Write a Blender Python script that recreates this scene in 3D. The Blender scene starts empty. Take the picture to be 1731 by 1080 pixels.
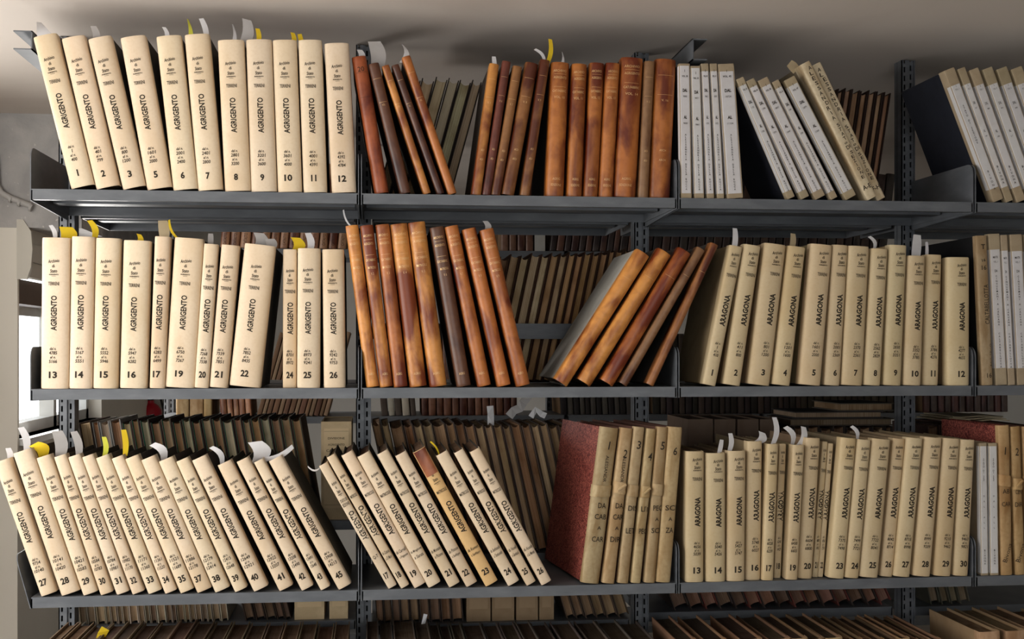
import bpy, math, random
from mathutils import Vector
random.seed(7)
S = bpy.context.scene
COL = S.collection
# ------------------------------------------------------------------ camera
F, TH, EYE, DCAM = 2050.0, math.radians(6.5), 1.72, 3.075
HORIZON = 587.0
CX, CY = -DCAM*math.sin(TH), -DCAM*math.cos(TH)
cam = bpy.data.cameras.new('camera'); cam_o = bpy.data.objects.new('camera', cam); COL.objects.link(cam_o)
cam.sensor_width = 36.0; cam.lens = F/1731*36.0; cam.shift_y = (HORIZON-540)/1731; cam.clip_start = 0.05
cam_o.location = (CX, CY, EYE); cam_o.rotation_euler = (math.radians(90), 0, -TH)
S.camera = cam_o
def bp(px, py, Y):                       # a point of the photograph on the plane at depth Y
    u, v = (px-865.0)/F, (HORIZON-py)/F
    dx, dy = u*math.cos(TH)+math.sin(TH), -u*math.sin(TH)+math.cos(TH)
    t = (Y-CY)/dy
    return Vector((CX+dx*t, Y, EYE+v*t))
def bx(px, X):                           # depth at which column px meets the plane X
    u = (px-865.0)/F
    dx, dy = u*math.cos(TH)+math.sin(TH), -u*math.sin(TH)+math.cos(TH)
    return CY + dy*(X-CX)/dx

zc = bp(1535, 103, 0.39).z                                 # ceiling height
by0 = 0.5
for _ in range(60): by0 += (1 if bp(30, 192, by0).z < zc else -1)*0.6*0.85**_   # where the ceiling meets the cross beam
XW = bp(29, 587, by0).x                                    # window wall beside the racks
# ------------------------------------------------------------------ world, light, exposure
S.view_settings.view_transform = 'Standard'; S.view_settings.look = 'None'
S.view_settings.gamma = 1.0; S.view_settings.use_curve_mapping = False
S.view_settings.exposure = -0.2
W = bpy.data.worlds.new('world'); S.world = W; W.use_nodes = True
W.node_tree.nodes['Background'].inputs[0].default_value = (0.93, 0.97, 1.0, 1)
W.node_tree.nodes['Background'].inputs[1].default_value = 3.0
def area(name, loc, aim, sx, sy, power, color):
    l = bpy.data.lights.new(name, 'AREA'); l.shape = 'RECTANGLE'; l.size = sx; l.size_y = sy
    l.energy = power; l.color = color
    o = bpy.data.objects.new(name, l); COL.objects.link(o); o.location = loc
    o.rotation_euler = (Vector(aim)-Vector(loc)).to_track_quat('-Z', 'Y').to_euler()
    return o
area('window_daylight_front', (-2.0, -1.1, 1.74), (0.0, -0.35, 1.78), 2.0, 1.36, 33, (1.0, 0.93, 0.845))
area('added_fill_behind', (-0.2, -4.17, 1.6), (-0.1, 0.0, 1.5), 2.6, 1.5, 6, (1.0, 0.95, 0.9))  # added fill lamp behind the camera, lifts the spines and the beam
area('added_fill_high', (-2.0, 0.36, 2.14), (-1.0, 0.2, 2.36), 0.56, 0.44, 7.5, (1.0, 0.96, 0.9))  # added fill lamp up high, brightens the ceiling at the left
area('window_daylight_rear', (XW+0.05, by0+0.5, 1.68), (0.1, 1.55, 1.2), 0.9, 0.42, 19, (1.0, 0.97, 0.93))

# ------------------------------------------------------------------ materials
def mat(name, rough=0.7, spec=0.3):
    m = bpy.data.materials.new(name); m.use_nodes = True
    nt = m.node_tree; b = nt.nodes['Principled BSDF']
    b.inputs['Roughness'].default_value = rough; b.inputs['Specular IOR Level'].default_value = spec
    return m, nt, b
def N(nt, kind, **kw):
    n = nt.nodes.new(kind)
    for k, v in kw.items(): setattr(n, k, v)
    return n
def coords(nt, scale, rnd=True):
    tc = N(nt, 'ShaderNodeTexCoord'); mp = N(nt, 'ShaderNodeMapping')
    mp.inputs['Scale'].default_value = scale
    nt.links.new(tc.outputs['Object'], mp.inputs['Vector'])
    if rnd:
        oi = N(nt, 'ShaderNodeObjectInfo'); mu = N(nt, 'ShaderNodeMath', operation='MULTIPLY'); mu.inputs[1].default_value = 37.0
        nt.links.new(oi.outputs['Random'], mu.inputs[0]); nt.links.new(mu.outputs[0], mp.inputs['Location'])
    return mp
def noise(nt, vec, scale, detail=4, dist=0.0):
    n = N(nt, 'ShaderNodeTexNoise'); n.inputs['Scale'].default_value = scale
    n.inputs['Detail'].default_value = detail; n.inputs['Distortion'].default_value = dist
    nt.links.new(vec.outputs[0], n.inputs['Vector']); return n
def ramp(nt, src, a, b):
    r = N(nt, 'ShaderNodeMapRange'); r.inputs['From Min'].default_value = a; r.inputs['From Max'].default_value = b
    nt.links.new(src, r.inputs['Value']); return r.outputs[0]
def mixc(nt, fac, A, B, mode='MIX'):
    m = N(nt, 'ShaderNodeMix', data_type='RGBA', blend_type=mode)
    for sock, v in ((m.inputs['Factor'], fac), (m.inputs['A'], A), (m.inputs['B'], B)):
        if isinstance(v, (int, float)): sock.default_value = v
        elif isinstance(v, tuple): sock.default_value = (*v, 1)
        else: nt.links.new(v, sock)
    return m.outputs['Result']
def bump(nt, b, src, strength, dist=0.001):
    bn = N(nt, 'ShaderNodeBump'); bn.inputs['Strength'].default_value = strength; bn.inputs['Distance'].default_value = dist
    nt.links.new(src, bn.inputs['Height']); nt.links.new(bn.outputs[0], b.inputs['Normal'])
def tint(nt): return N(nt, 'ShaderNodeObjectInfo').outputs['Color']

def plain(name, c, rough=0.6, spec=0.3, metal=0.0, var=0.15, scale=8, bmp=0.0):
    m, nt, b = mat(name, rough, spec); b.inputs['Metallic'].default_value = metal
    mp = coords(nt, (1, 1, 1), False); n = noise(nt, mp, scale, 6)
    nt.links.new(mixc(nt, ramp(nt, n.outputs[0], 0.3, 0.7), tuple(x*(1-var) for x in c), c), b.inputs['Base Color'])
    if bmp: bump(nt, b, n.outputs[0], bmp, 0.004)
    return m
def stained(name, dark, amount, rough, spec, sx=(14, 14, 5), fine=90, lo=0.45, hi=0.7, bmp=0.12, dist=0.7):
    """colour from the object, blotched with its own stains"""
    m, nt, b = mat(name, rough, spec)
    mp = coords(nt, sx); n = noise(nt, mp, 1.0, 7, dist); c = tint(nt)
    mp2 = coords(nt, (1, 1, 1)); n2 = noise(nt, mp2, fine, 4)
    f = N(nt, 'ShaderNodeMath', operation='MULTIPLY'); f.inputs[1].default_value = amount
    nt.links.new(ramp(nt, n.outputs[0], lo, hi), f.inputs[0])
    d = mixc(nt, 1.0, c, dark, 'MULTIPLY')
    base = mixc(nt, f.outputs[0], c, d)
    f2 = N(nt, 'ShaderNodeMath', operation='MULTIPLY'); f2.inputs[1].default_value = 0.35*min(1, amount+0.1)
    nt.links.new(ramp(nt, n2.outputs[0], 0.45, 0.75), f2.inputs[0])
    nt.links.new(mixc(nt, f2.outputs[0], base, d), b.inputs['Base Color'])
    bump(nt, b, n2.outputs[0], bmp, 0.0006)
    return m
M = {}
M['vellum'] = stained('cream_vellum', (0.80, 0.70, 0.55), 0.55, 0.55, 0.3, (9, 9, 4), 160)
M['old_vellum'] = stained('worn_vellum', (0.55, 0.42, 0.27), 0.8, 0.6, 0.3, (26, 26, 7), 110, 0.42, 0.68, 0.3)
M['leather'] = stained('tan_leather', (0.30, 0.13, 0.08), 1.0, 0.38, 0.5, (17, 17, 7), 55, 0.46, 0.62, 0.25, 0.4)
M['cloth'] = stained('book_cloth', (0.7, 0.65, 0.6), 0.5, 0.85, 0.15, (18, 18, 18), 400, 0.4, 0.7, 0.5)
M['paper'] = stained('paper', (0.85, 0.82, 0.78), 0.4, 0.8, 0.2, (20, 20, 20), 120)
m, nt, b = mat('page_edges', 0.85, 0.15); M['pages'] = m
mp = coords(nt, (900, 12, 1)); n = noise(nt, mp, 1.0, 3); mp2 = coords(nt, (16, 16, 10)); n2 = noise(nt, mp2, 1.0, 4)
c = tint(nt); d = mixc(nt, 1.0, c, (0.62, 0.54, 0.45), 'MULTIPLY')
c2 = mixc(nt, ramp(nt, n.outputs[0], 0.40, 0.66), c, d)
nt.links.new(mixc(nt, ramp(nt, n2.outputs[0], 0.5, 0.75), c2, mixc(nt, 1.0, c2, (0.55, 0.45, 0.36), 'MULTIPLY')), b.inputs['Base Color'])
bump(nt, b, n.outputs[0], 0.5, 0.001)
m, nt, b = mat('red_marbled_paper', 0.6, 0.3); M['marbled'] = m
mp = coords(nt, (1, 1, 1)); n = noise(nt, mp, 115, 2, 2.6)
nt.links.new(mixc(nt, ramp(nt, n.outputs[0], 0.46, 0.56), (0.095, 0.012, 0.012), (0.36, 0.10, 0.07)), b.inputs['Base Color'])
m, nt, b = mat('grey_painted_steel', 0.42, 0.45); M['steel'] = m
mp = coords(nt, (3, 3, 9), False); n = noise(nt, mp, 4, 8)
nt.links.new(mixc(nt, ramp(nt, n.outputs[0], 0.42, 0.75), (0.098, 0.106, 0.118), (0.145, 0.154, 0.168)), b.inputs['Base Color'])
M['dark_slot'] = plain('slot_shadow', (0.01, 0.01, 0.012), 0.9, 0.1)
M['ink'] = plain('black_ink', (0.035, 0.026, 0.018), 0.7, 0.2)
M['gilt'] = plain('gilt', (0.78, 0.50, 0.24), 0.4, 0.5, 0.5)
m, nt, b = mat('ceiling_plaster', 0.9, 0.1); M['ceiling'] = m
mp = coords(nt, (1, 1, 1), False); n = noise(nt, mp, 1.3, 8, 0.4); n3 = noise(nt, mp, 30, 6)
nt.links.new(mixc(nt, ramp(nt, n.outputs[0], 0.5, 0.8), (0.66, 0.59, 0.53), (0.52, 0.45, 0.40)), b.inputs['Base Color'])
bump(nt, b, n3.outputs[0], 0.15, 0.004)
M['wall'] = plain('cream_wall', (0.86, 0.81, 0.72), 0.85, 0.15, 0, 0.06, 3, 0.05)
M['pale_wall'] = plain('pale_wall', (0.72, 0.70, 0.66), 0.85, 0.15, 0, 0.08, 2)
M['floor'] = plain('floor_tiles', (0.30, 0.26, 0.21), 0.5, 0.3, 0, 0.3, 6)
m, nt, b = mat('rough_concrete', 0.95, 0.1); M['concrete'] = m
mp = coords(nt, (1, 1, 1), False); n = noise(nt, mp, 9, 9, 0.3); n2 = noise(nt, mp, 45, 4)
c1 = mixc(nt, ramp(nt, n.outputs[0], 0.35, 0.7), (0.36, 0.35, 0.345), (0.50, 0.48, 0.465))
nt.links.new(mixc(nt, ramp(nt, n2.outputs[0], 0.68, 0.72), c1, (0.6, 0.58, 0.55)), b.inputs['Base Color'])
bump(nt, b, n.outputs[0], 0.8, 0.02)
M['pipe'] = plain('painted_conduit', (0.48, 0.46, 0.44), 0.5, 0.4)
M['blind_box'] = plain('painted_wood', (0.66, 0.62, 0.54), 0.5, 0.3, 0, 0.08)
M['brown_wood'] = plain('brown_frame', (0.13, 0.085, 0.06), 0.5, 0.3)
M['white_frame'] = plain('white_frame', (0.7, 0.7, 0.68), 0.5, 0.3)
M['red'] = plain('red_enamel', (0.55, 0.01, 0.03), 0.25, 0.5)
M['black'] = plain('black_rubber', (0.02, 0.02, 0.02), 0.5, 0.4)

# ------------------------------------------------------------------ helpers
class MB:
    def __init__(s): s.v = []; s.f = []; s.mi = []
    def add(s, vs, fs, mi=0):
        o = len(s.v); s.v += [tuple(v) for v in vs]; s.f += [tuple(i+o for i in f) for f in fs]; s.mi += [mi]*len(fs)
    def box(s, x0, x1, y0, y1, z0, z1, mi=0):
        s.add([(x, y, z) for z in (z0, z1) for y in (y0, y1) for x in (x0, x1)],
              [(0, 2, 3, 1), (4, 5, 7, 6), (0, 1, 5, 4), (2, 6, 7, 3), (0, 4, 6, 2), (1, 3, 7, 5)], mi)
    def loft(s, rings, mi=0, caps=True):
        n = len(rings[0]); vs = [p for r in rings for p in r]; fs = []
        for k in range(len(rings)-1):
            for i in range(n):
                j = (i+1) % n; fs.append((k*n+i, k*n+j, (k+1)*n+j, (k+1)*n+i))
        if caps: fs += [tuple(range(n-1, -1, -1)), tuple((len(rings)-1)*n+i for i in range(n))]
        s.add(vs, fs, mi)
    def prism_yz(s, pts, x0, x1, mi=0):     # outline in (y, z) given thickness along x
        s.loft([[(x0, y, z) for y, z in pts], [(x1, y, z) for y, z in pts]], mi)
    def prism_xz(s, pts, y0, y1, mi=0):
        s.loft([[(x, y0, z) for x, z in pts], [(x, y1, z) for x, z in pts]], mi)
    def tube(s, pts, r, n=8, mi=0):
        rings = []
        for i, p in enumerate(pts):
            a = Vector(pts[max(0, i-1)]); c = Vector(pts[min(len(pts)-1, i+1)]); t = (c-a).normalized()
            u = t.orthogonal().normalized() if abs(t.y) > 0.9 else t.cross(Vector((0, 1, 0))).normalized()
            w = t.cross(u); rr = r[i] if isinstance(r, (list, tuple)) else r
            rings.append([Vector(p)+rr*(math.cos(2*math.pi*k/n)*u+math.sin(2*math.pi*k/n)*w) for k in range(n)])
        s.loft(rings, mi)
    def lathe(s, prof, n=20, mi=0):
        s.loft([[(r*math.cos(2*math.pi*k/n), r*math.sin(2*math.pi*k/n), z) for k in range(n)] for r, z in prof], mi)
    def build(s, name, mats, parent=None, color=None, smooth=False, recalc=True):
        me = bpy.data.meshes.new(name); me.from_pydata(s.v, [], s.f)
        for m_ in (mats if isinstance(mats, (list, tuple)) else [mats]): me.materials.append(m_)
        if any(s.mi): me.polygons.foreach_set('material_index', s.mi)
        if recalc:
            import bmesh
            bm = bmesh.new(); bm.from_mesh(me); bmesh.ops.recalc_face_normals(bm, faces=bm.faces); bm.to_mesh(me); bm.free()
        if smooth:
            me.polygons.foreach_set('use_smooth', [True]*len(me.polygons))
            try: me.set_sharp_from_angle(angle=math.radians(40))
            except Exception: pass
        me.update()
        o = bpy.data.objects.new(name, me); COL.objects.link(o)
        if parent is not None: o.parent = parent
        if color: o.color = (*color, 1)
        return o
def thing(name, label, cat, loc=(0, 0, 0), rot=(0, 0, 0), group=None):
    o = bpy.data.objects.new(name, None); COL.objects.link(o); o.empty_display_size = 0.05
    o.location = loc; o.rotation_euler = rot; return tag(o, label, cat, group)
def tag(o, label, cat, group=None):
    o['label'] = label; o['category'] = cat
    if group: o['group'] = group
    return o
def structure(name, mb, m, **kw):
    o = mb.build(name, m, **kw); o['kind'] = 'structure'; return o
ORD = ('first second third fourth fifth sixth seventh eighth ninth tenth eleventh twelfth thirteenth fourteenth fifteenth sixteenth seventeenth '
       'eighteenth nineteenth twentieth').split()
def ordw(i):
    if i < 20: return ORD[i]
    tens = ['twenty', 'thirty', 'forty', 'fifty'][(i+1)//10-2]
    r = (i+1) % 10
    return (tens[:-1]+'ieth') if r == 0 else tens+'-'+ORD[r-1]

# ---- lettering
_tc = {}
def glyphs(body, bold):
    key = (body, bold)
    if key not in _tc:
        cu = bpy.data.curves.new('t', 'FONT'); cu.body = body; cu.size = 1.0; cu.offset = bold*1.25; cu.resolution_u = 2; cu.fill_mode = 'FRONT'
        o = bpy.data.objects.new('t', cu); me = o.to_mesh()
        vs = [(v.co.x, v.co.y) for v in me.vertices]; fs = [tuple(p.vertices) for p in me.polygons]
        o.to_mesh_clear(); bpy.data.objects.remove(o); bpy.data.curves.remove(cu)
        if vs:
            x0 = min(v[0] for v in vs); x1 = max(v[0] for v in vs); y0 = min(v[1] for v in vs); y1 = max(v[1] for v in vs)
            vs = [((x-(x0+x1)/2)/max(x1-x0, 1e-6), (y-(y0+y1)/2)/max(y1-y0, 1e-6)) for x, y in vs]
            _tc[key] = (vs, fs, (x1-x0)/max(y1-y0, 1e-6))
        else: _tc[key] = ([], [], 1)
    return _tc[key]
class Letters:
    """lettering on a spine; lines that stand well apart become parts of their own"""
    def __init__(s, surf): s.runs = []; s.surf = surf
    def put(s, body, x, z, h, w=None, rot=0.0, bold=0.0, slant=0.0):
        vs, fs, asp = glyphs(body, bold)
        if w is None: w = h*asp
        elif len(body.strip('1')) == 0: w = h*asp*0.9
        c, sn = math.cos(rot), math.sin(rot); out = []
        for a, b_ in vs:
            a, b_ = a*w+slant*b_*h, b_*h
            xx, zz = x+a*c-b_*sn, z+a*sn+b_*c
            out.append((xx, s.surf(xx)-0.0005, zz))
        if out: s.runs.append((min(p[2] for p in out), max(p[2] for p in out), out, fs))
    def rule(s, x0, x1, z, t):
        n = 6; out = []; fs = []
        for k in range(n+1):
            a = x0+(x1-x0)*k/n; out += [(a, s.surf(a)-0.0005, z), (a, s.surf(a)-0.0005, z+t)]
            if k: fs.append((2*k-2, 2*k, 2*k+1, 2*k-1))
        s.runs.append((z, z+t, out, fs))
    def stack(s, body, x, ztop, zbot, h, bold=0.0, jit=0.0, w=None):
        n = len(body)
        for i, ch in enumerate(body):
            if ch == ' ': continue
            z = ztop+(zbot-ztop)*i/max(1, n-1)
            s.put(ch, x+random.uniform(-jit, jit)*h, z, h*(0.55 if ch in '.o\u00b0' else 1), w if ch not in 'Ii.1' else None, random.uniform(-jit, jit), bold)
    def build(s, name, m, parent):
        s.runs.sort(key=lambda r: -r[1]); groups = []
        for r in s.runs:
            if groups and r[1] > groups[-1][1]-0.0175: groups[-1][0].append(r); groups[-1][1] = min(groups[-1][1], r[0])
            else: groups.append([[r], r[0]])
        for g, lo in groups:
            mb = MB()
            for r in g: mb.add(r[2], r[3])
            mb.build(name, m, parent, recalc=False)

# ---- book: spine to -y, base at z=0
def spine_surf(t, B, p):
    def f(x):
        q = min(1.0, abs(2*x/t)); return B*(1-(1-q**p)**(1/p))
    return f
def book(root, h, t, d, vis, B=0.010, p=2.6, wrap=0.03, spine='vellum', scol=(0.74, 0.60, 0.43), board='cloth', bcol=(0.1, 0.1, 0.09),
         pcol=(0.42, 0.30, 0.19), bt=0.003, squared=0.005, wavy=0.0):
    """vis: the parts that show in full; a far book keeps only spine and page_block"""
    f = spine_surf(t, B, p); n = 16
    outer = []
    for i in range(n+1):
        a = -math.cos(math.pi*i/n); x = a*t/2; outer.append((x, f(x)))
    outer = [(-t/2, wrap)]+outer+[(t/2, wrap)]
    k = max(0.2, (t/2-0.0012)/(t/2))
    inner = [(x*k, min(y+0.0014, wrap)) for x, y in outer[::-1]]
    ring = outer+inner
    def row(z, s): return [(x*(1-abs(s)*0.02), y+s*0.0012, z) for x, y in ring]
    mb = MB()
    zs = [(0, 1.0), (0.003, 0.25), (0.008, 0)]
    if wavy:
        zs += [(h*q, random.uniform(-wavy, wavy)) for q in (0.2, 0.35, 0.5, 0.65, 0.8)]
    zs += [(h-0.008, 0), (h-0.003, 0.25), (h, 1.0)]
    mb.loft([row(z, s) for z, s in zs], 0, False)
    m_ = len(ring)
    for kk, base in ((0, 0), (1, (len(zs)-1)*m_)):
        for i in range(len(outer)-1):
            mb.f.append((base+i, base+i+1, base+m_-2-i, base+m_-1-i)); mb.mi.append(0)
    for i in (len(outer)-1, m_-1): pass
    mb.build('spine', M[spine], root, scol, True)
    fx = t/2-0.0013
    bm_ = M[board]
    if vis:
        for sgn in (-1, 1):
            q = MB(); xs = sorted((sgn*fx, sgn*(fx-bt))); q.box(xs[0], xs[1], B+0.004, d, 0.0015, h-0.0015)
            q.build('cover_board', bm_, root, bcol)
        q = MB(); q.box(-fx+bt+0.0002, fx-bt-0.0002, B+0.006, d-squared, squared, h-squared-0.001)
        q.build('page_block', M['pages'], root, pcol)
    else:
        q = MB(); q.box(-fx, fx, B+0.004, d, 0.002, h-0.002); q.build('page_block', M['pages'], root, pcol)
    return (lambda x: f(x)-wavy*0.0012) if wavy else f
def foreedge_volume(root, h, t, d, cover, ccol, pcol, joint=None):
    """fore-edge to -y, spine away"""
    bt = min(0.0032, t*0.12); q = MB()
    for sgn in (-1, 1):
        xs = sorted((sgn*t/2, sgn*(t/2-bt))); q.box(xs[0], xs[1], 0, d-0.006, 0, h)
    q.loft([[(x, y, z) for x, y in ((-t/2, d-0.006), (-t/4, d), (t/4, d), (t/2, d-0.006))] for z in (0, h)])
    q.build('cover', M[cover], root, ccol)
    w = t/2-bt-0.0004; n = 6; q = MB()
    pts = [(-w+2*w*i/n, 0.012+0.4*min(w, 0.02)*(1-((2*i/n)-1)**2)) for i in range(n+1)]+[(w, d-0.009), (-w, d-0.009)]
    sag = random.uniform(0.002, 0.007)
    top = [(x, y, h-0.004-sag*(1-(x/w)**2)) for x, y in pts]
    q.loft([[(x, y, 0.004) for x, y in pts], top])
    q.build('page_block', M['pages'], root, tuple(min(0.8, c_*1.35) for c_ in pcol))
    if joint:
        q = MB()
        for sgn in (-1, 1):
            xs = sorted((sgn*(t/2-bt+0.0002), sgn*(t/2-bt-0.0006))); q.box(xs[0], xs[1], 0.0005, 0.011, h*0.25, h-0.001)
        q.build('cover_lining', M['cloth'], root, joint)

# ------------------------------------------------------------------ the room
XR, YB, YF, XNEAR = 3.6, 4.2, -4.2, -2.05
def lvl(a, b): return (bp(50, a, 0).z+bp(1640, b, 0).z)/2
Z1, Z2, Z3 = lvl(319.5, 341), lvl(656, 653.5), lvl(1008, 976)
Z4 = Z3-(Z2-Z3)
q = MB(); q.box(XNEAR-0.2, XR+0.2, YF-0.2, YB+0.2, -0.1, 0); structure('floor', q, M['floor'])
q = MB(); q.box(XNEAR-0.2, XR+0.2, YF-0.2, YB+0.2, zc, zc+0.15); structure('ceiling', q, M['ceiling'])
q = MB(); q.box(XW-0.2, XR+0.2, YB, YB+0.15, 0, zc); structure('wall_back', q, M['pale_wall'])
q = MB(); q.box(XR, XR+0.15, YF, YB, 0, zc); structure('wall_right', q, M['pale_wall'])
q = MB()
for x0, x1, z0, z1 in ((XNEAR-0.2, -1.6, 0, zc), (1.2, XR+0.2, 0, zc), (-1.6, 1.2, 0, 0.8), (-1.6, 1.2, 2.4, zc)): q.box(x0, x1, YF-0.15, YF, z0, z1)
structure('wall_front', q, M['pale_wall'])
q = MB()
for x in (-1.58, -0.66, 0.26, 1.18): q.box(x-0.02, x+0.02, YF-0.12, YF-0.06, 0.8, 2.4)
for z in (0.82, 2.38): q.box(-1.6, 1.2, YF-0.12, YF-0.06, z-0.02, z+0.02)
structure('added_fill_window', q, M['white_frame'])  # added window frame, unseen, to go with the fill lamp behind the camera
# left wall beside the racks, with a window behind the first rack
wy0, wy1 = by0+0.02, min(bx(171, XW), YB-0.6)
dep = lambda px, Y: (bp(px, 0, Y)-Vector((CX, CY, bp(px, 0, Y).z))).dot(Vector((math.sin(TH), math.cos(TH), 0)))
zat = lambda py, px, Y: bp(px, py, Y).z
wz0, wz1 = zat(742, 30, wy0), zat(470, 38, wy0)
YN = by0
q = MB()
q.box(XW-0.18, XW, YN, wy0, 0, zc); q.box(XW-0.18, XW, wy1, YB, 0, zc)
q.box(XW-0.18, XW, wy0, wy1, 0, wz0); q.box(XW-0.18, XW, wy0, wy1, wz1+0.22, zc)
structure('wall_left', q, M['wall'])
q = MB(); q.box(XNEAR, XW-0.18, YN, YN+0.15, 0, zc); structure('wall_left_return', q, M['wall'])
q = MB()
for y0, y1, z0, z1 in ((YF, -2.7, 0, zc), (0.0, 0.06, 0, zc), (0.66, YN+0.15, 0, zc), (0.06, 0.66, 0, 1.9), (0.06, 0.66, 2.38, zc), (-2.7, 0.0, 0, 0.75), (-2.7, 0.0, 2.45, zc)): q.box(XNEAR-0.15, XNEAR, y0, y1, z0, z1)
structure('wall_left_front', q, M['wall'])
def window(name, X, y0, y1, z0, z1, mull):
    q = MB(); t = 0.045
    q.box(X-0.12, X-0.06, y0, y1, z0, z0+t); q.box(X-0.12, X-0.06, y0, y1, z1-t, z1)
    for y in mull: q.box(X-0.12, X-0.06, y-t/2, y+t/2, z0, z1)
    o = structure(name, q, M['white_frame']); return o
w1 = window('window_1', XW, wy0, wy1, wz0, wz1, (wy0+0.022, wy0+(wy1-wy0)*0.55, wy1-0.022))
q = MB(); q.box(XW-0.13, XW+0.03, wy0+0.002, wy1+0.02, wz0-0.025, wz0); q.build('window_sill', M['white_frame'], w1)
q = MB(); q.box(XW-0.14, XW-0.02, wy0, wy1, zat(512, 32, wy0), wz1); q.build('shutter_slot', M['brown_wood'], w1)
q = MB(); q.box(XW-0.125, XW-0.115, wy0, wy1, zat(528, 32, wy0), zat(512, 32, wy0)); q.build('roller_shutter', M['white_frame'], w1)
window('window_2', XNEAR, -2.7, 0.0, 0.75, 2.45, (-2.68, -1.8, -0.9, -0.02))
window('added_high_window', XNEAR, 0.06, 0.66, 1.9, 2.38, (0.08, 0.64))  # added high window, unseen, made for the ceiling fill lamp
# roller-shutter box with its shaped end cheek
zb0, zb1 = wz1-0.005, zat(372, 30, wy0)
sb = thing('shutter_box', 'cream painted roller shutter box on the wall above the bright window', 'shutter box', (XW, wy0-0.03, zb0))
H = zb1-zb0
prof = [(0, 0), (0.035, 0.0), (0.05, H*0.2), (0.055, H*0.5), (0.05, H*0.8), (0.022, H)]; prof += [(0, H)]
q = MB(); q.loft([[(x, y, z) for x, z in prof] for y in (0, 0.02)]); q.build('end_cheek', M['blind_box'], sb)
q = MB(); q.box(0, 0.03, 0.021, wy1-wy0, 0.01, H*0.30); q.box(0, 0.036, 0.021, wy1-wy0, H*0.31, H*0.62); q.box(0, 0.03, 0.021, wy1-wy0, H*0.63, H*0.93); q.build('front_boards', M['blind_box'], sb)
# concrete downstand beam behind the rack, front face towards us
q = MB(); q.box(XNEAR, bp(138, 300, by0).x, by0-0.004, by0+0.34, zat(385, 60, by0), zc); q.box(XW, XW+0.06, by0+0.34, YB, zat(385, 60, by0), zc)
structure('beam', q, M['concrete'])
cp = lambda px, py: bp(px, py, by0-0.02)
q = MB(); pts = [bp(-60, 190, by0-0.016), bp(-8, 262, by0-0.016), cp(-6, 312), cp(2, 326), cp(16, 334), cp(52, 348)]
q.tube(pts, 0.011, 10)
for k in (16, 31, 50): 
    a, b_ = cp(k, 326+(k)*0.42+3), cp(k+4, 326+(k+4)*0.42+3); q.tube([a, b_], 0.0145, 10)
tag(q.build('conduit_pipe', M['pipe'], smooth=True), 'grey painted conduit pipe bending along the rough concrete beam', 'pipe')

# ------------------------------------------------------------------ steel racks
LIP = 0.026
def slotted_post(mb, X, Y, z1, w=0.042):
    """two rows of slots in the front face"""
    y0, y1 = Y, Y+0.05
    xs = [X-w/2, X-w/2+0.0065, X-w/2+0.0115, X+0.001, X+0.007, X+0.012, X+w/2]
    for a, b_, yo in ((0, 1, 0), (2, 3, 0), (3, 4, 0.006), (5, 6, 0.006)): mb.box(xs[a], xs[b_], y0+yo, y0+yo+0.003, 0, z1)
    z = 0.0; pitch = 0.026
    while z < z1-0.02:
        mb.box(xs[1], xs[2], y0, y0+0.003, z, z+0.010); mb.box(xs[4], xs[5], y0+0.006, y0+0.009, z+0.006, z+0.016); z += pitch
    mb.box(X-w/2, X-w/2+0.003, y0, y1, 0, z1); mb.box(X+w/2-0.003, X+w/2, y0, y1, 0, z1)
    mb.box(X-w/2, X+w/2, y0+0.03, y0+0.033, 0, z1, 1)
def shelf(parent, x0, x1, y0, y1, z, plates, front, splay=0.0):
    q = MB()
    q.box(x0, x1, y0, y1, z-0.003, z)
    q.box(x0, x1, y0, y0+0.003, z-LIP, z-0.003); q.box(x0, x1, y1-0.003, y1, z-LIP, z-0.003)
    q.box(x0, x1, y0+0.003, y0+0.018, z-LIP, z-LIP+0.002)
    q.box(x0, x0+0.003, y0, y1, z-LIP, z-0.003); q.box(x1-0.003, x1, y0, y1, z-LIP, z-0.003)
    q.box(x0+0.01, x1-0.01, y0+(y1-y0)*0.45, y0+(y1-y0)*0.6, z-0.016, z-0.003)
    o = q.build('shelf', M['steel'], parent)
    if plates:
        ya, yb = (y0+0.001, y1) if front else (y1-0.001, y0)
        sg = 1 if front else -1
        pts = [(ya, z-LIP-0.002), (ya, z+0.075)]
        for k in range(1, 7):
            a = math.pi/2*k/6; pts.append((ya+sg*0.028*(1-math.cos(a)), z+0.075+0.028*math.sin(a)))
        pts += [(yb, z+0.104), (yb, z-LIP-0.014)]
        for X, sp in ((x0-0.0026, splay), (x1+0.0004, 0)):
            q = MB(); q.prism_yz(pts, X, X+0.0022)
            q.v = [(a-sp*max(0, c-z+LIP), b_, c) for a, b_, c in q.v]; q.build('side_plate', M['steel'], o)
    return o
rack = thing('shelving_rack', 'grey slotted steel double-sided shelving rack carrying the lettered registers', 'shelving', (0, 0, 0))
FB = [(52, 604.5), (611.5, 1142.5), (1148.5, 1643.5), (1650, 2110)]
BAY = [(bp(a, 587, 0).x, bp(b_, 587, 0).x) for a, b_ in FB]
for a, b_ in BAY:
    for z in (Z1, Z2, Z3, Z4, 0.08): shelf(rack, a, b_, 0, 0.365, z, True, True, 0.28 if (z == Z3 and a == BAY[0][0]) else 0.0)
PX = [112, 614, 1084, 1535, 1962]
YP = 0.372
for i, px in enumerate(PX):
    q = MB(); slotted_post(q, bp(px, 587, YP).x, YP, zc-0.002); q.build('upright_post', [M['steel'], M['dark_slot']], rack)
RX = [bp(px, 587, YP).x for px in PX]
YR0, YR1 = 0.43, 0.79
RZ = lambda py, px: bp(px, py, YR0).z
RZ1, RZ2 = Z1, Z2
rear = []                                                 # rear shelves by bay: rows 1-4
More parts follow.
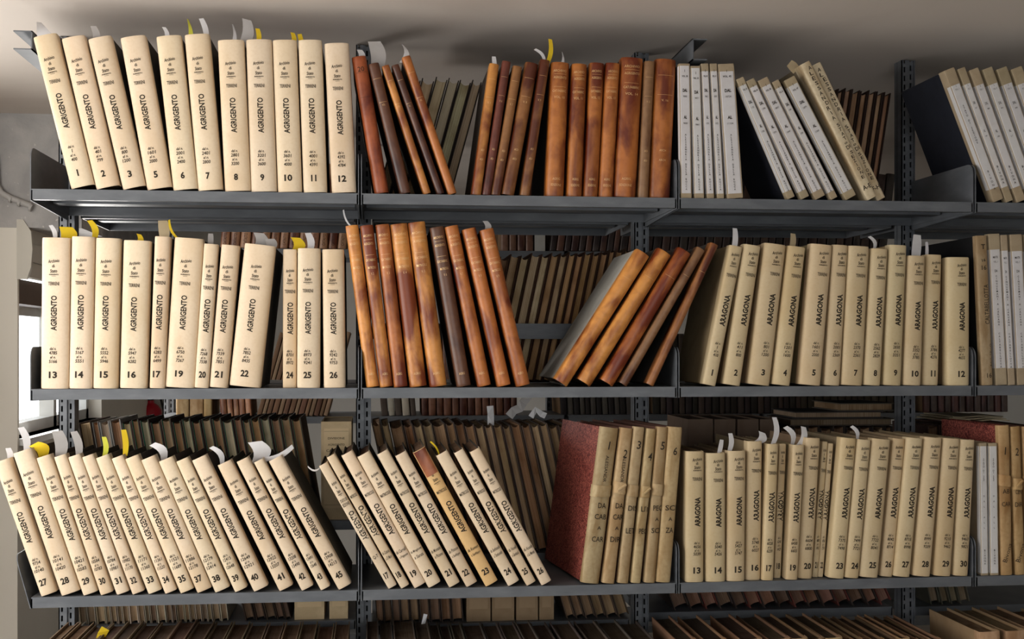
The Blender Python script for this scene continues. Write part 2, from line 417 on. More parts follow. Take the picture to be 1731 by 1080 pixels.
for i in range(4):
    z3 = [RZ(880, 580), Z3+0.01, RZ(900, 1300), Z3][i]
    z4 = [RZ(1053, 400), RZ(1052, 850), RZ(1030, 1320), RZ(1022, 1700)][i]
    rear.append((Z1, Z2, z3, z4))
    for z in rear[i]: shelf(rack, RX[i]+0.024, RX[i+1]-0.024, YR0, YR1, z, False, False)
def brace(i, py0, py1, px):
    q = MB(); q.box(RX[i]+0.022, RX[i+1]-0.022, YR0-0.006, YR0-0.003, RZ(py1, px), RZ(py0, px)); q.build('back_brace', M['steel'], rack)
brace(1, 547, 573, 940)
# ties from post heads to the ceiling edge
def tie(px0, px1, py0, py1, flip, Y0, Y1):
    a, b_ = bp(px0, py0, Y0), bp(px1, py1, Y0)
    x0, x1, zt, zb = a.x, b_.x, a.z, b_.z
    q = MB(); xx = x1 if not flip else x0
    q.box(x0, x1, Y0, Y1, zt-0.003, zt); q.box(x0, x1, Y0, Y1, zb, zb+0.003)
    s_ = (x0, x0+0.003) if flip else (x1-0.003, x1)
    q.box(s_[0], s_[1], Y0, Y1, zb, zt); q.build('tie_channel', M['steel'], rack)
tie(22, 54, 51, 84, False, 0.06, 0.80)
tie(1170, 1195, 65, 102, True, 0.0, 0.80)

# ------------------------------------------------------------------ front books
ROWZ = {1: Z1, 2: Z2, 3: Z3}
FRONT = {1: [], 2: [], 3: []}
class Spec: pass
def spec(row, src, TL, TR, ty, BL, BR, by, Y=0.0, yaw=0.0, **kw):
    ox, oy, s = src
    TL, TR, BL, BR = (ox+v*s for v in (TL, TR, BL, BR)); ty, by = oy+ty*s, oy+by*s
    T, Bm = bp((TL+TR)/2, ty, Y), bp((BL+BR)/2, by, Y)
    wt = bp(TR, ty, Y).x-bp(TL, ty, Y).x; wb = bp(BR, by, Y).x-bp(BL, by, Y).x
    lean = math.atan2(T.x-Bm.x, T.z-Bm.z); t = (wt+wb)/2*math.cos(lean)
    o = Spec(); o.row = row; o.lean = lean; o.t = t*(0.94 if yaw else 1)-(0.0016 if kw['kind'] == 'binder' else 0.0007); o.Y = Y; o.yaw = yaw; o.kw = kw
    z0 = ROWZ[row]+0.0006
    o.zt = T.z; o.xb0 = Bm.x; o.zb0 = Bm.z; o.z0 = z0; settle(o)
    FRONT[row].append(o); return o
def settle(o):
    o.z = o.z0+o.t/2*abs(math.sin(o.lean)); o.x = o.xb0+(o.z-o.zb0)*math.tan(o.lean)
    o.h = (o.zt-o.z)/math.cos(o.lean)
def corners(o):
    ax = Vector((math.sin(o.lean), math.cos(o.lean))); pr = Vector((math.cos(o.lean), -math.sin(o.lean))); c = Vector((o.x, o.z))
    return [c-pr*o.t/2, c+pr*o.t/2, c+pr*o.t/2+ax*o.h, c-pr*o.t/2+ax*o.h], (ax, pr)
def penetration(a, b_):
    A, xa = corners(a); B, xb = corners(b_); best = 1e9
    for ax in (*xa, *xb):
        pa = [p.dot(ax) for p in A]; pb = [p.dot(ax) for p in B]
        best = min(best, min(max(pa), max(pb))-max(min(pa), min(pb)))
    return best
def separate(L):
    L.sort(key=lambda o: o.x+math.sin(o.lean)*o.h*0.5)
    t0 = [o.t for o in L]
    for it in range(250):
        bad = False
        for i in range(len(L)-1):
            a, b_ = L[i], L[i+1]; pen = penetration(a, b_)
            if pen > 0:
                bad = True
                for k, o in ((i, a), (i+1, b_)):
                    if o.t > t0[k]*0.86: o.t -= pen*0.55
                if a.t <= t0[i]*0.86 or b_.t <= t0[i+1]*0.86: a.xb0 -= pen*0.45; b_.xb0 += pen*0.45
                elif abs(a.lean-b_.lean) > 0.005:
                    dl = (b_.lean-a.lean)*0.04; a.lean += dl; b_.lean -= dl
                settle(a); settle(b_)
        if not bad: break
A = (0, 0, .3611); Bc = (560, 0, .3611); C_ = (1111, 0, .3611); Dc = (0, 340, .3611); E = (560, 340, .3611); Fc = (1111, 340, .3611)
G = (0, 690, .3611); Hc = (500, 690, .3611); I_ = (1111, 690, .3611); P1 = (0, 0, 1)
SHELF = {1: 'top', 2: 'middle', 3: 'bottom'}
def lst(s): return [[float(v) if k else v for k, v in enumerate(r.split())] for r in s.strip().split('\n')]
# number TL TR ty BL BR by  from to
AG = {}
def register(row, src, town, n, v, frm, to, kind='TERRENI', **kw):
    spec(row, src, *v, kind='register', town=town, n=n, frm=frm, to=to, head=kind, **kw)
for r in lst('''1 140 268 162 325 432 855 1 400
2 277 395 170 440 553 857 401 799
3 402 518 172 565 678 862 800 1200
5 553 680 168 683 800 868 1601 2000
6 716 840 165 803 925 873 2001 2400
7 863 985 158 920 1042 876 2401 2800
8 1013 1140 185 1050 1172 890 2801 3200
9 1148 1270 183 1172 1295 895 3201 3600
10 1272 1387 185 1298 1412 897 3601 4000
11 1393 1505 185 1418 1530 897 4001 4391
12 1513 1635 200 1553 1665 897 4392 4784'''): register(1, A, 'AGRIGENTO', r[0], r[1:7], int(r[7]), int(r[8]))
for r in lst('''13 188 325 170 187 315 874 4785 5166
14 330 440 165 317 427 874 5167 5551
15 443 560 172 430 547 874 5552 5946
16 575 698 183 553 685 874 5947 6282
17 718 797 165 697 768 874 6283 6499
19 797 940 172 768 908 877 6750 7267
20 960 1037 200 908 972 874 7268 7538
21 1037 1115 205 972 1068 874 7539 7851
22 1140 1290 203 1070 1215 870 7852 8435
24 1323 1387 225 1320 1387 874 8701 8972
25 1390 1500 220 1388 1495 876 8973 9241
26 1507 1608 225 1512 1618 874 9242 9753'''): register(2, Dc, 'AGRIGENTO', r[0], r[1:7], int(r[7]), int(r[8]), Y=0.02 if r[0] == '24' else 0.0)
for r in lst('''27 -38 45 245 185 265 875 9754 10140
28 45 152 200 285 375 878 10141 10420
29 157 240 225 388 455 875 10421 10583
30 245 308 222 465 528 870 10584 10783
31 310 375 222 540 605 868 10784 10981
32 378 435 222 612 678 868 10982 11170
33 437 512 225 690 758 865 11171 11360
34 515 575 228 765 830 862 11361 11520
35 577 648 228 838 915 865 11521 11689
37 650 728 232 918 1000 865 11886 12178
38 732 812 238 1005 1085 868 12179 12414
39 818 880 240 1095 1168 865 12415 12648
40 888 968 232 1185 1268 862 12649 12921
41 1008 1085 255 1313 1392 875 12922 13207
42 1098 1165 240 1412 1482 862 13208 13490
43 1180 1235 245 1495 1550 845 13491 13648
45 1243 1328 235 1580 1650 840 13908 14213'''): register(3, G, 'AGRIGENTO', r[0], r[1:7], int(r[7]), int(r[8]))
MT = {'17': ('Q-T', ''), '18': ('da Catania', 'a Di Mare'), '19': ('da Carrelli', 'a Fragapane'), '20': ('da Miragliome', 'a Sanza'), '21': ('da Montana', 'a Picone'),
      '22': ('da Pistone', 'a Sanfilippo'), '23': ('da Romeo', 'a Sanfilippo'), '24': ('da Sanfratello', 'a Tamburello'), '25': ('da Vecelli', 'a Gambalia'), '26': ('da Acuella', 'a La Mantia')}
for r in lst('''17 90 140 262 425 478 855
18 133 190 222 510 553 872
19 197 275 210 575 635 875
20 277 353 215 640 715 880
21 372 435 205 733 800 872
22 460 518 212 808 882 865
23 540 610 195 900 978 862
24 648 715 210 1010 1080 865
25 735 787 200 1085 1145 845
26 810 862 195 1150 1218 838'''):
    register(3, Hc, 'AGRIGENTO', r[0], r[1:7], MT[r[0]][0], MT[r[0]][1], 'STATO DI SEZIONE' if r[0] == '17' else 'MATRICOLE')
for r in lst('''1 335 402 210 203 293 860 1 410 0
2 400 487 205 303 390 858 411 800 0
3 505 607 200 425 530 862 801 1200 0
4 615 697 212 538 627 860 1201 1600 0
5 722 825 202 665 768 865 1601 2000 0
6 828 893 205 780 862 858 2001 2369 0.004
7 897 1000 210 868 962 862 2370 2561 0
8 1007 1082 222 968 1050 862 2562 2829 0
9 1090 1173 205 1062 1145 862 2830 3351 0
10 1179 1258 255 1154 1240 860 3352 3785 0
11 1262 1337 250 1246 1318 857 3786 4276 0.01
12 1362 1467 262 1360 1467 858 4277 4655 0'''): register(2, Fc, 'ARAGONA', r[0], r[1:7], int(r[7]), int(r[8]), Y=r[9])
for r in lst('''13 137 220 202 130 222 830 4656 5039 0
14 229 322 210 229 322 828 5040 5426 0
15 330 420 200 329 410 828 5427 5747 0
16 415 505 155 416 487 825 5748 6027 0.01
17 511 572 168 484 547 822 6028 6239 0
18 573 617 167 549 587 816 6240 6429 0.03
19 624 690 173 591 655 823 6430 6603 0
20 694 770 140 660 722 815 6604 6800 0.01
21 772 800 157 725 750 810 6801 6965 0.03
22 803 838 165 754 787 803 6966 7374 0.03
23 848 935 140 791 872 805 7375 7498 0
24 938 1003 148 878 945 805 7499 7721 0
25 1007 1100 145 949 1035 805 7722 8041 0
26 1103 1167 143 1042 1105 797 8042 8714 0.01
27 1172 1248 140 1106 1190 795 8715 8998 0
28 1256 1338 138 1198 1283 795 8999 9209 0
29 1343 1425 142 1293 1383 787 9210 9462 0
30 1431 1498 148 1392 1475 785 9463 9821 0'''): register(3, I_, 'ARAGONA', r[0], r[1:7], int(r[7]), int(r[8]), Y=r[9])
# leather volumes: colour words, spine colour, lettering lines
LC = {'reddish brown': (0.36, 0.085, 0.022), 'dark brown': (0.115, 0.045, 0.022), 'tan': (0.54, 0.225, 0.05), 'orange brown': (0.47, 0.155, 0.034), 'dark reddish': (0.14, 0.035, 0.02),
      'olive brown': (0.27, 0.12, 0.038), 'brown': (0.30, 0.12, 0.036), 'tawny': (0.45, 0.145, 0.028), 'honey': (0.64, 0.27, 0.06), 'grey brown': (0.25, 0.125, 0.055)}
for i, r in enumerate(lst('''reddish_brown 92 162 262 200 270 905 0
dark_brown 170 222 295 318 375 905 0
tan 232 272 305 430 468 908 0
dark_brown 277 318 302 495 530 908 0
orange_brown 325 372 262 545 588 905 0
tan 738 788 297 655 700 912 1
dark_reddish 798 843 285 706 745 912 1
olive_brown 851 893 308 745 795 912 1
brown 906 973 292 797 855 910 1
olive_brown 978 1025 278 883 930 912 1
tawny 1030 1118 290 1002 1090 918 2
tawny 1127 1200 297 1102 1175 918 2
tawny 1210 1282 292 1182 1248 918 2
orange_brown 1285 1355 293 1252 1320 918 2
tawny 1359 1465 268 1324 1428 918 2
grey_brown 1469 1515 285 1435 1487 918 1
tawny 1519 1620 275 1492 1588 920 1''')):
    spec(1, Bc, *r[1:7], Y=0.012, kind='leather', color=r[0].replace('_', ' '), style=int(r[7]), idx=i)
for i, r in enumerate(lst('''honey 42 120 112 147 217 872 2
honey 122 203 112 220 290 875 2
orange_brown 205 270 108 290 360 873 2
honey 273 355 105 365 450 877 2
honey 355 440 97 460 543 872 2
dark_brown 460 525 120 585 658 868 2
orange_brown 525 597 115 688 750 875 2
orange_brown 608 680 127 778 843 870 2
orange_brown 688 765 130 870 932 870 2
honey 1415 1510 240 1030 1105 862 0
honey 1518 1608 235 1135 1215 865 0
orange_brown 1614 1700 230 1245 1320 865 0
grey_brown 1713 1785 222 1342 1415 865 0
brown 1800 1880 200 1490 1560 865 0''')):
    spec(2, E, *r[1:7], Y=0.004, kind='leather', color=r[0].replace('_', ' '), style=int(r[7]), idx=i)
# white-labelled binders
for i, r in enumerate(lst('''5 97 152 297 103 163 920
5 154 200 308 168 225 922
5 203 240 297 228 270 925
5 244 280 297 276 317 925
5 283 358 298 321 407 922
5 368 405 365 595 652 918
5 410 455 372 658 720 918
5 465 520 368 728 795 920
5 530 573 378 801 845 918
5 590 645 365 862 942 915
6 1332 1380 322 1552 1622 935
7 1402 1443 318 1626 1672 940
7 1457 1505 322 1676 1732 940
7 1520 1570 318 1736 1795 940
7 1585 1640 317 1800 1860 940
7 1652 1710 316 1865 1930 940''')):
    spec(1, C_, *r[1:7], Y=0.004, kind='binder', style=int(r[0]), idx=i)
for i, r in enumerate(lst('''1 662 715 292 966 1028 908 0
2 727 768 297 1012 1075 920 0.012''')):
    spec(1, C_, *r[1:7], Y=r[7], kind='alessandria', style=int(r[0]), idx=i)
for i, r in enumerate(lst('''8 1664 1689 395 1677 1702 650
8 1690 1703 397 1703 1717 650
9 1706 1728 396 1719 1741 650
9 1730 1748 396 1743 1761 650''')): spec(2, P1, *r[1:7], Y=0.004, kind='binder', style=int(r[0]), idx=20+i)
spec(2, P1, 1651, 1673, 398, 1661, 1685, 650, Y=0.0, kind='caltabellotta', idx=0)
for i, r in enumerate(lst('''4 1654 1669 749 1658 1671 971
4 1670 1686 749 1673 1689 971''')): spec(3, P1, *r[1:7], Y=0.004, kind='binder', style=4, idx=30+i)
for i, r in enumerate(lst('''1 1689 1706 719 1692 1714 969
2 1709 1725 721 1717 1734 968
3 1728 1745 721 1737 1754 968''')): spec(3, P1, *r[1:7], Y=0.0, kind='bivona', n=r[0], idx=i)
HW = [('1', ['ALESSANDR'], ['DA', 'CAB', 'A', 'CAR']), ('2', ['ALESSANDR'], ['DA', 'CAR', 'A', 'DIR']), ('3', [], ['DIS', '', 'LET']), ('4', [], ['LIT', '', 'PEC']), ('5', [], ['PEC', 'A', 'SCI']), ('6', [], ['SCI', 'A', 'ZA'])]
for i, r in enumerate(lst('''1 1016 1050 723 981 1015 988
2 1051 1072 724 1016 1041 989
3 1073 1092 722 1043 1064 988
4 1094 1112 725 1066 1084 987
5 1113 1131 722 1087 1110 987
6 1133 1161 722 1112 1138 990''')): spec(3, P1, *r[1:7], Y=0.0, yaw=0.13, kind='handwritten', n=r[0], idx=i)
for k in (1, 2, 3, 1, 2, 3, 1, 2, 3):
    separate(FRONT[k])
    for o in FRONT[k]:
        for a, b_ in BAY:
            if a-0.012 < o.x < b_+0.012 and not (k == 3 and a == BAY[0][0] and o.lean < -0.2):
                mid = (a+b_)/2
                reach = lambda sg: max(sg*(o.x+math.sin(o.lean)*q_+sg*math.cos(o.lean)*o.t/2) for q_ in (0, 0.06 if (k == 2 and o.kw['kind'] == 'leather' and o.x < mid) else 0.132))
                if o.x < mid and -reach(-1) < a+0.0015: o.xb0 += a+0.0015+reach(-1); settle(o)
                elif o.x > mid and reach(1) > b_-0.0015: o.xb0 -= reach(1)-b_+0.0015; settle(o)
                break
    separate(FRONT[k])

def rootof(o, name, label, cat, group):
    return thing(name, label, cat, (o.x, o.Y, o.z), (0, o.lean, o.yaw), group)
def jitter(c, a=0.06):
    k = 1+random.uniform(-a, a); return tuple(min(1, x*k*(1+random.uniform(-a, a)*0.3)) for x in c)
def nums(n): return str(n)
for row in (1, 2, 3):
    for o in FRONT[row]:
        k = o.kw; kd = k['kind']; h, t = o.h, o.t-(0.0015 if o.kw['kind'] == 'binder' else 0)
        if kd == 'register':
            ara = k['town'] == 'ARAGONA'
            lab = f"cream vellum register lettered {k['town']} {k['n']}, {k['head'].lower()} series, on the {SHELF[row]} shelf"
            if k['n'] == '23' and k['head'] == 'MATRICOLE': lab = 'yellowed vellum register AGRIGENTO 23 with a russet leather patch on its head'
            r = rootof(o, 'register', lab, 'book', f"{k['town']} registers on the {SHELF[row]} shelf")
            base = (0.60, 0.475, 0.295) if ara else (0.74, 0.60, 0.435)
            if k['n'] == '23' and k['head'] == 'MATRICOLE': base = (0.72, 0.47, 0.22)
            f = book(r, h, t, 0.30, True, B=min(0.013, t*0.26), p=2.4, wrap=0.035, scol=jitter(base, 0.05), board='cloth',
                     bcol=jitter((0.34, 0.25, 0.15) if ara else (0.10, 0.085, 0.07), 0.2), pcol=jitter((0.24, 0.15, 0.095), 0.2))
            if k['n'] == '23' and k['head'] == 'MATRICOLE':
                q = MB(); nn = 14; xs = [-t/2*1.005+t*1.01*i/nn for i in range(nn+1)]
                ring = [(-t/2-0.0006, 0.036)]+[(x, f(max(-t/2, min(t/2, x)))-0.0008) for x in xs]+[(t/2+0.0006, 0.036)]
                inn = [(x*0.985, y+0.0006) for x, y in ring[::-1]]
                zz = h*0.815
                q.loft([[(x, y, z) for x, y in ring+inn] for z in (zz, h-0.001)]); 
                pt = q.build('leather_patch', M['leather'], r, (0.36, 0.12, 0.05)); pt['label'] = 'russet leather patch over the head of the spine'
            L = Letters(f); cx = -0.04*t if not ara else 0.12*t
            if t < 0.036: cx = 0.02*t
            cx = max(-t*0.1, min(t*0.1, cx))
            HB = min(h, 0.395)                              # lettering is set from the foot
            Z = lambda q_: HB*(1-q_)
            aw = min(0.0265, t*0.60)
            if ara: q1, dq, qt, qT, qd, qn = 0.062, 0.030, 0.212, 0.463, 0.70, 0.91
            else: q1, dq, qt, qT, qd, qn = 0.155, 0.033, 0.305, 0.50, 0.735, 0.908
            L.put('Archivio', cx, Z(q1), 0.0085, aw, 0.12, 0.012, 0.1)
            L.put('di', cx-0.001, Z(q1+dq), 0.0075, aw*0.24, 0.05, 0.012)
            L.put('Stato', cx, Z(q1+2*dq), 0.0085, aw*0.62, 0.06, 0.015, 0.1)
            L.put('AGRIGENTO', cx, Z(q1+2*dq+0.024), 0.0036, aw*0.86, 0.0, 0.02)
            if not ara: L.rule(cx-aw*0.2, cx+aw*0.2, Z(q1+2*dq+0.036), 0.0007)
            if k['head'] == 'STATO DI SEZIONE':
                L.put('STATO DI', cx, Z(qt-0.012), 0.0085, min(0.034, t*0.8), 0, 0.012); L.put('SEZIONE', cx, Z(qt+0.022), 0.0085, min(0.034, t*0.8), 0, 0.012)
            else: L.put(k['head'], cx, Z(qt), 0.0085, min(0.026 if k['head'] == 'TERRENI' else 0.031, t*0.78), 0, 0.014)
            L.put(k['town'], cx+(0.001 if t > 0.02 else 0), Z(qT), min(t*0.8, 0.0145 if not ara else 0.0155), HB*0.232 if not ara else HB*0.225, math.pi/2, 0.024 if not ara else 0.034)
            if k['head'] != 'TERRENI':
                if k['n'] == '17': L.put('Q-T', cx, Z(0.755), 0.0105, min(0.03, t*0.6), 0, 0.01)
                else:
                    w_ = min(0.036, t*0.86)
                    L.put(k['frm'], cx, Z(0.735), 0.0085, w_, 0, 0.006, 0.2); L.put(k['to'], cx, Z(0.775), 0.0085, w_*0.85, 0, 0.006, 0.2)
            else:
                sw = min(0.019, t*0.5)
                L.put('dal n.', cx, Z(qd), 0.0068, sw*0.82, 0, 0.012, 0.25); L.put(nums(k['frm']), cx, Z(qd+0.028), 0.0085, sw*0.25*len(nums(k['frm'])), 0, 0.014, 0.1)
                L.put('al n.', cx, Z(qd+0.056), 0.0068, sw*0.7, 0, 0.012, 0.25); L.put(nums(k['to']), cx, Z(qd+0.084), 0.0085, sw*0.25*len(nums(k['to'])), 0, 0.014, 0.1)
            L.put(k['n'], cx, Z(qn), 0.0165, min(0.0098*len(k['n']), t*0.5), 0, 0.03)
            L.build('lettering', M['ink'], r)
        elif kd == 'leather':
            row_name = 'top shelf' if row == 1 else 'middle shelf'
            r = rootof(o, 'leather_volume', f"{k['color']} leather volume, {ordw(k['idx'])} from left of the leather row on the {row_name}", 'book', f'leather volumes on the {row_name}')
            f = book(r, h, t, 0.31, True, B=min(0.016, t*0.36), p=2.05, wrap=0.04, spine='leather', scol=jitter(LC[k['color']], 0.08), board='cloth',
                     bcol=(0.42, 0.40, 0.36) if (row == 2 and k['idx'] == 9) else jitter((0.06, 0.05, 0.045), 0.2), pcol=jitter((0.30, 0.22, 0.14), 0.2), wavy=0.5)
            L = Letters(f); w = t*0.72
            if k['style'] == 2:
                for body, q_, ww in (('ARCHIVIO', 0.065, 1), ('AGRIGENTO', 0.115, 1), ('CAT.FABBRIC', 0.215, 1.05), ('MATRICOLE' if row == 2 else 'VOL. '+str(k['idx']), 0.262, 0.85), ('V. %d' % (k['idx']+1) if row == 2 else '', 0.30, 0.3),
                                     ('AGRIG', 0.87 if row == 1 else 0.92, 0.6), ('EDIZIONE' if row == 1 else '', 0.915, 0.8)):
                    if body: L.put(body, random.uniform(-0.03, 0.03)*t, h*(1-q_), 0.0062, w*ww*0.95, random.uniform(-0.03, 0.03), 0.004)
                for q_ in (0.09, 0.185): L.rule(-w*0.45, w*0.45, h*(1-q_), 0.0006)
            elif k['style'] == 1:
                for q_ in (0.30, 0.66, 0.73): L.put('V. %d' % k['idx'] if q_ == 0.30 else 'ARCH', 0, h*(1-q_), 0.0055, w*0.45, 0, 0.003)
                for q_ in (0.12, 0.26): L.rule(-w*0.5, w*0.5, h*(1-q_), 0.0006)
            else:
                for q_ in ((0.12, 0.30) if row == 1 else (0.2,)): L.rule(-w*0.5, w*0.5, h*(1-q_), 0.0006)
                if row == 1 and k['idx'] == 0: L.put('20', 0, h*0.905, 0.012, t*0.45, 0, 0.0)
                elif row == 1: L.put('VOL', 0, h*0.68, 0.005, w*0.4)
            L.build('gilt_lettering', M['gilt'] if not (row == 1 and k['idx'] == 0) else M['ink'], r)
        elif kd == 'binder':
            st = k['style']; tan = (0.40, 0.32, 0.21)
            nm = 'white-labelled archive binder'
            if st == 5 and k['idx'] < 5: lab = f"upright white-spined archive binder, {ordw(k['idx'])} after the leather row on the top shelf"
            elif st == 5: lab = f"leaning white-spined archive binder, {ordw(k['idx']-5)} of the tilted group beside the ALESSANDRIA volumes"
            elif st in (6, 7): lab = f"tan binder with white spine label, {ordw(k['idx']-10)} of those leaning at the top shelf's dark end"
            elif st in (8, 9): lab = f"tan binder with white label, {ordw(k['idx']-20)} after the CALTABELLOTTA volume"
            else: lab = f"plain white slim binder, {ordw(k['idx']-30)} after ARAGONA 30 on the bottom shelf"
            r = rootof(o, 'archive_binder', lab, 'binder', {5: 'white binders on the top shelf', 6: 'binders at the dark end', 7: 'binders at the dark end', 8: 'binders by the CALTABELLOTTA volume', 9: 'binders by the CALTABELLOTTA volume'}.get(st, 'slim white binders on the bottom shelf'))
            f = book(r, h, t, 0.27, True, B=0.0022, p=5, wrap=0.034 if st == 6 else 0.022, spine='cloth', scol=jitter(tan, 0.06), board='cloth', bcol=(0.017, 0.019, 0.028) if st < 8 and st != 4 else jitter(tan, 0.06), pcol=(0.5, 0.45, 0.36))
            b0, t0_ = {5: (0.012 if k['idx'] < 5 else 0.02, 0.006 if k['idx'] < 2 else 0.02), 6: (0.035, 0.045), 7: (0.04, 0.045), 8: (0.045, 0.042), 9: (0.045, 0.045), 4: (0.006, 0.008)}[st]
            z0, z1 = b0, h-t0_
            q = MB(); nn = 8; xs = [-t/2+t*i/nn for i in range(nn+1)]
            ring = [(-t/2-0.0006, 0.018)]+[(x, f(x)-0.0007) for x in xs]+([(t/2+0.0006, 0.018)])
            inn = [(x*0.98, y+0.0004) for x, y in ring[::-1]]
            q.loft([[(x, y, z) for x, y in ring+inn] for z in (z0, z1)])
            lb = q.build('spine_label', M['paper'], r, jitter((0.64, 0.62, 0.62), 0.03)); lb['label'] = 'white paper label wrapped round the spine'
            L = Letters(lambda x, f=f: f(x)-0.0008); w = t*0.62
            if st == 5:
                L.put('1', 0, h*0.945, 0.0065, None, 0, 0.004); L.put('VOL. %d' % (38+k['idx']), 0, h*0.905, 0.005, w*0.85, 0, 0.02)
                L.put('DAL' if k['idx'] not in (1, 3) else 'DA', 0, h*0.80, 0.0085, w*0.66, 0, 0.03); L.put(str(9000+k['idx']*431), 0, h*0.755, 0.0048, w*0.55, 0, 0.004)
                L.put('AL', 0, h*0.60, 0.0085, w*0.46, 0, 0.03); L.put(str(9430+k['idx']*431), 0, h*0.555, 0.0048, w*0.6, 0, 0.004)
                L.stack('ALESSANDRIA DELLA ROCCA', 0, h*0.47, h*0.065, 0.0046, 0.014)
            elif st in (6, 7):
                L.put('1', 0, h*0.87, 0.005); L.put('VOL. %d' % (k['idx']-9), 0, h*0.845, 0.0045, w*0.6, 0, 0.004)
                if st == 6: L.stack('STATO DI SEZIONE', 0, h*0.72, h*0.44, 0.005, 0.014); L.stack('BIVONA', 0, h*0.22, h*0.09, 0.0055, 0.008)
                else:
                    L.put('DAL', 0, h*0.74, 0.0075, w*0.5, 0, 0.006); L.put(str(400+k['idx']*7), 0, h*0.70, 0.0045, w*0.4)
                    L.put('AL', 0, h*0.53, 0.0075, w*0.36, 0, 0.006); L.put(str(400+k['idx']*9), 0, h*0.49, 0.0045, w*0.4); L.stack('BIVONA', 0, h*0.26, h*0.14, 0.006, 0.012)
            elif st in (8, 9):
                L.put('MATR', 0, h*0.845, 0.006, w*0.7, 0, 0.006); L.put('VOL. %d' % (k['idx']-19), 0, h*0.815, 0.005, w*0.6, 0, 0.004); L.put('DA', 0, h*0.755, 0.007, w*0.4, 0, 0.012)
                L.stack('CINQUEMANI A CARUANA', 0, h*0.72, h*0.40, 0.0048, 0.014); L.stack('CALTABELLOTTA', 0, h*0.34, h*0.12, 0.0048, 0.014)
            else:
                L.stack('STATO DI SEZ', 0, h*0.88, h*0.72, 0.0045, 0.004); L.stack('DAL ALL', 0, h*0.60, h*0.36, 0.0045, 0.004); L.stack('BIVONA', 0, h*0.19, h*0.09, 0.005, 0.006)
            L.build('lettering', M['ink'], r)
        elif kd == 'alessandria':
            end = 'A-E' if k['style'] == 1 else 'F-H'
            r = rootof(o, 'register', f'cream register hand-lettered ALESSANDRIA STATO DI SEZIONE {end}, leaning right of the white binders', 'book', 'ALESSANDRIA registers')
            f = book(r, h, t, 0.29, True, B=0.006, p=3, wrap=0.05, spine='old_vellum', scol=(0.60, 0.50, 0.34), board='cloth', bcol=(0.30, 0.24, 0.16), pcol=(0.5, 0.42, 0.3))
            L = Letters(f); cx = 0.003 if k['style'] == 1 else 0.0
            L.stack('ALESSANDRIA', cx, h*0.955, h*0.59, 0.0104, 0.012, 0.2, 0.0092)
            L.stack('STATo', cx, h*0.535, h*0.405, 0.0095, 0.012, 0.2, 0.0085); L.put('DI', cx, h*0.375, 0.0105, 0.012, 0.1, 0.012); L.stack('SEZIONE', cx, h*0.335, h*0.155, 0.0088, 0.012, 0.2, 0.0085)
            L.put(end, 0, h*0.085, 0.0125, t*0.86, 0.0, 0.014); L.build('hand_lettering', M['ink'], r)
        elif kd == 'caltabellotta':
            r = rootof(o, 'register', 'worn tan register lettered CALTABELLOTTA with black cloth board, beyond ARAGONA 12', 'book', None)
            f = book(r, h, t, 0.34, True, B=0.006, p=3, wrap=0.02, spine='old_vellum', scol=(0.40, 0.30, 0.18), board='cloth', bcol=(0.012, 0.012, 0.013), pcol=(0.35, 0.22, 0.12))
            L = Letters(f); cx = 0.003
            L.put('T', cx, h*0.925, 0.013, 0.011, 0, 0.02); L.put('16', cx, h*0.835, 0.008, 0.010, 0.2, 0.02); L.put('16', cx, h*0.785, 0.012, 0.013, 0, 0.012)
            L.put('CALTABELLOTTA', cx+0.003, h*0.54, 0.0125, h*0.265, math.pi/2, 0.006); L.put('RAUL TALLO', cx+0.009, h*0.2, 0.006, h*0.15, math.pi/2, 0.006)
            L.put('16', cx+0.002, h*0.065, 0.0125, 0.013, 0, 0.008); L.build('hand_lettering', M['ink'], r)
        else:
            hw = kd == 'handwritten'
            i = k['idx']
            lab = f"worn vellum register hand-numbered {k['n']} with tied strap, between AGRIGENTO 26 and ARAGONA 13" if hw else f"brown vellum register hand-numbered {k['n']}, after the slim white binders on the bottom shelf"
            if hw and i == 0: lab = 'worn vellum register hand-numbered 1 showing its red marbled board'
            r = rootof(o, 'strapped_register', lab, 'book', 'hand-numbered registers beside ARAGONA 13' if hw else 'hand-numbered registers after the slim binders')
            col = jitter((0.48, 0.355, 0.20) if hw else (0.42, 0.27, 0.13), 0.1)
            f = book(r, h, t, 0.36 if hw else 0.33, True, B=min(0.011, t*0.25), p=2.4, wrap=0.02, spine='old_vellum', scol=col, board='marbled' if i == 0 else 'cloth', bcol=(0.16, 0.08, 0.06), pcol=(0.27, 0.18, 0.11), wavy=1.2)
            zs = h*(0.60 if hw else 0.62)+random.uniform(-0.006, 0.008)
            if not (hw and i == 5):
                q = MB(); pts = [(-t/2, 0.028)]+[(-t/2+t*j/8, f(max(-t/2, min(t/2, -t/2+t*j/8)))-0.0026) for j in range(9)]+[(t/2, 0.028)]
                inn = [(x*0.97, y+0.0009) for x, y in pts[::-1]]
                sl = random.uniform(-0.15, 0.15)
                q.loft([[(x, y-0.0022*b_, zs+dz+sl*x) for x, y in pts+inn] for dz, b_ in ((-0.015, 0), (-0.009, 1.2), (0, 0.3), (0.009, 1.2), (0.015, 0))])
                if i % 2: q.tube([(-t*0.3, f(0)-0.007, zs-0.006), (0, f(0)-0.009, zs+0.002), (t*0.35, f(0)-0.006, zs+0.010)], 0.0035, 6)
                q.build('strap', M['old_vellum'], r, tuple(min(1, c*1.15) for c in col), True)
            L = Letters(f)
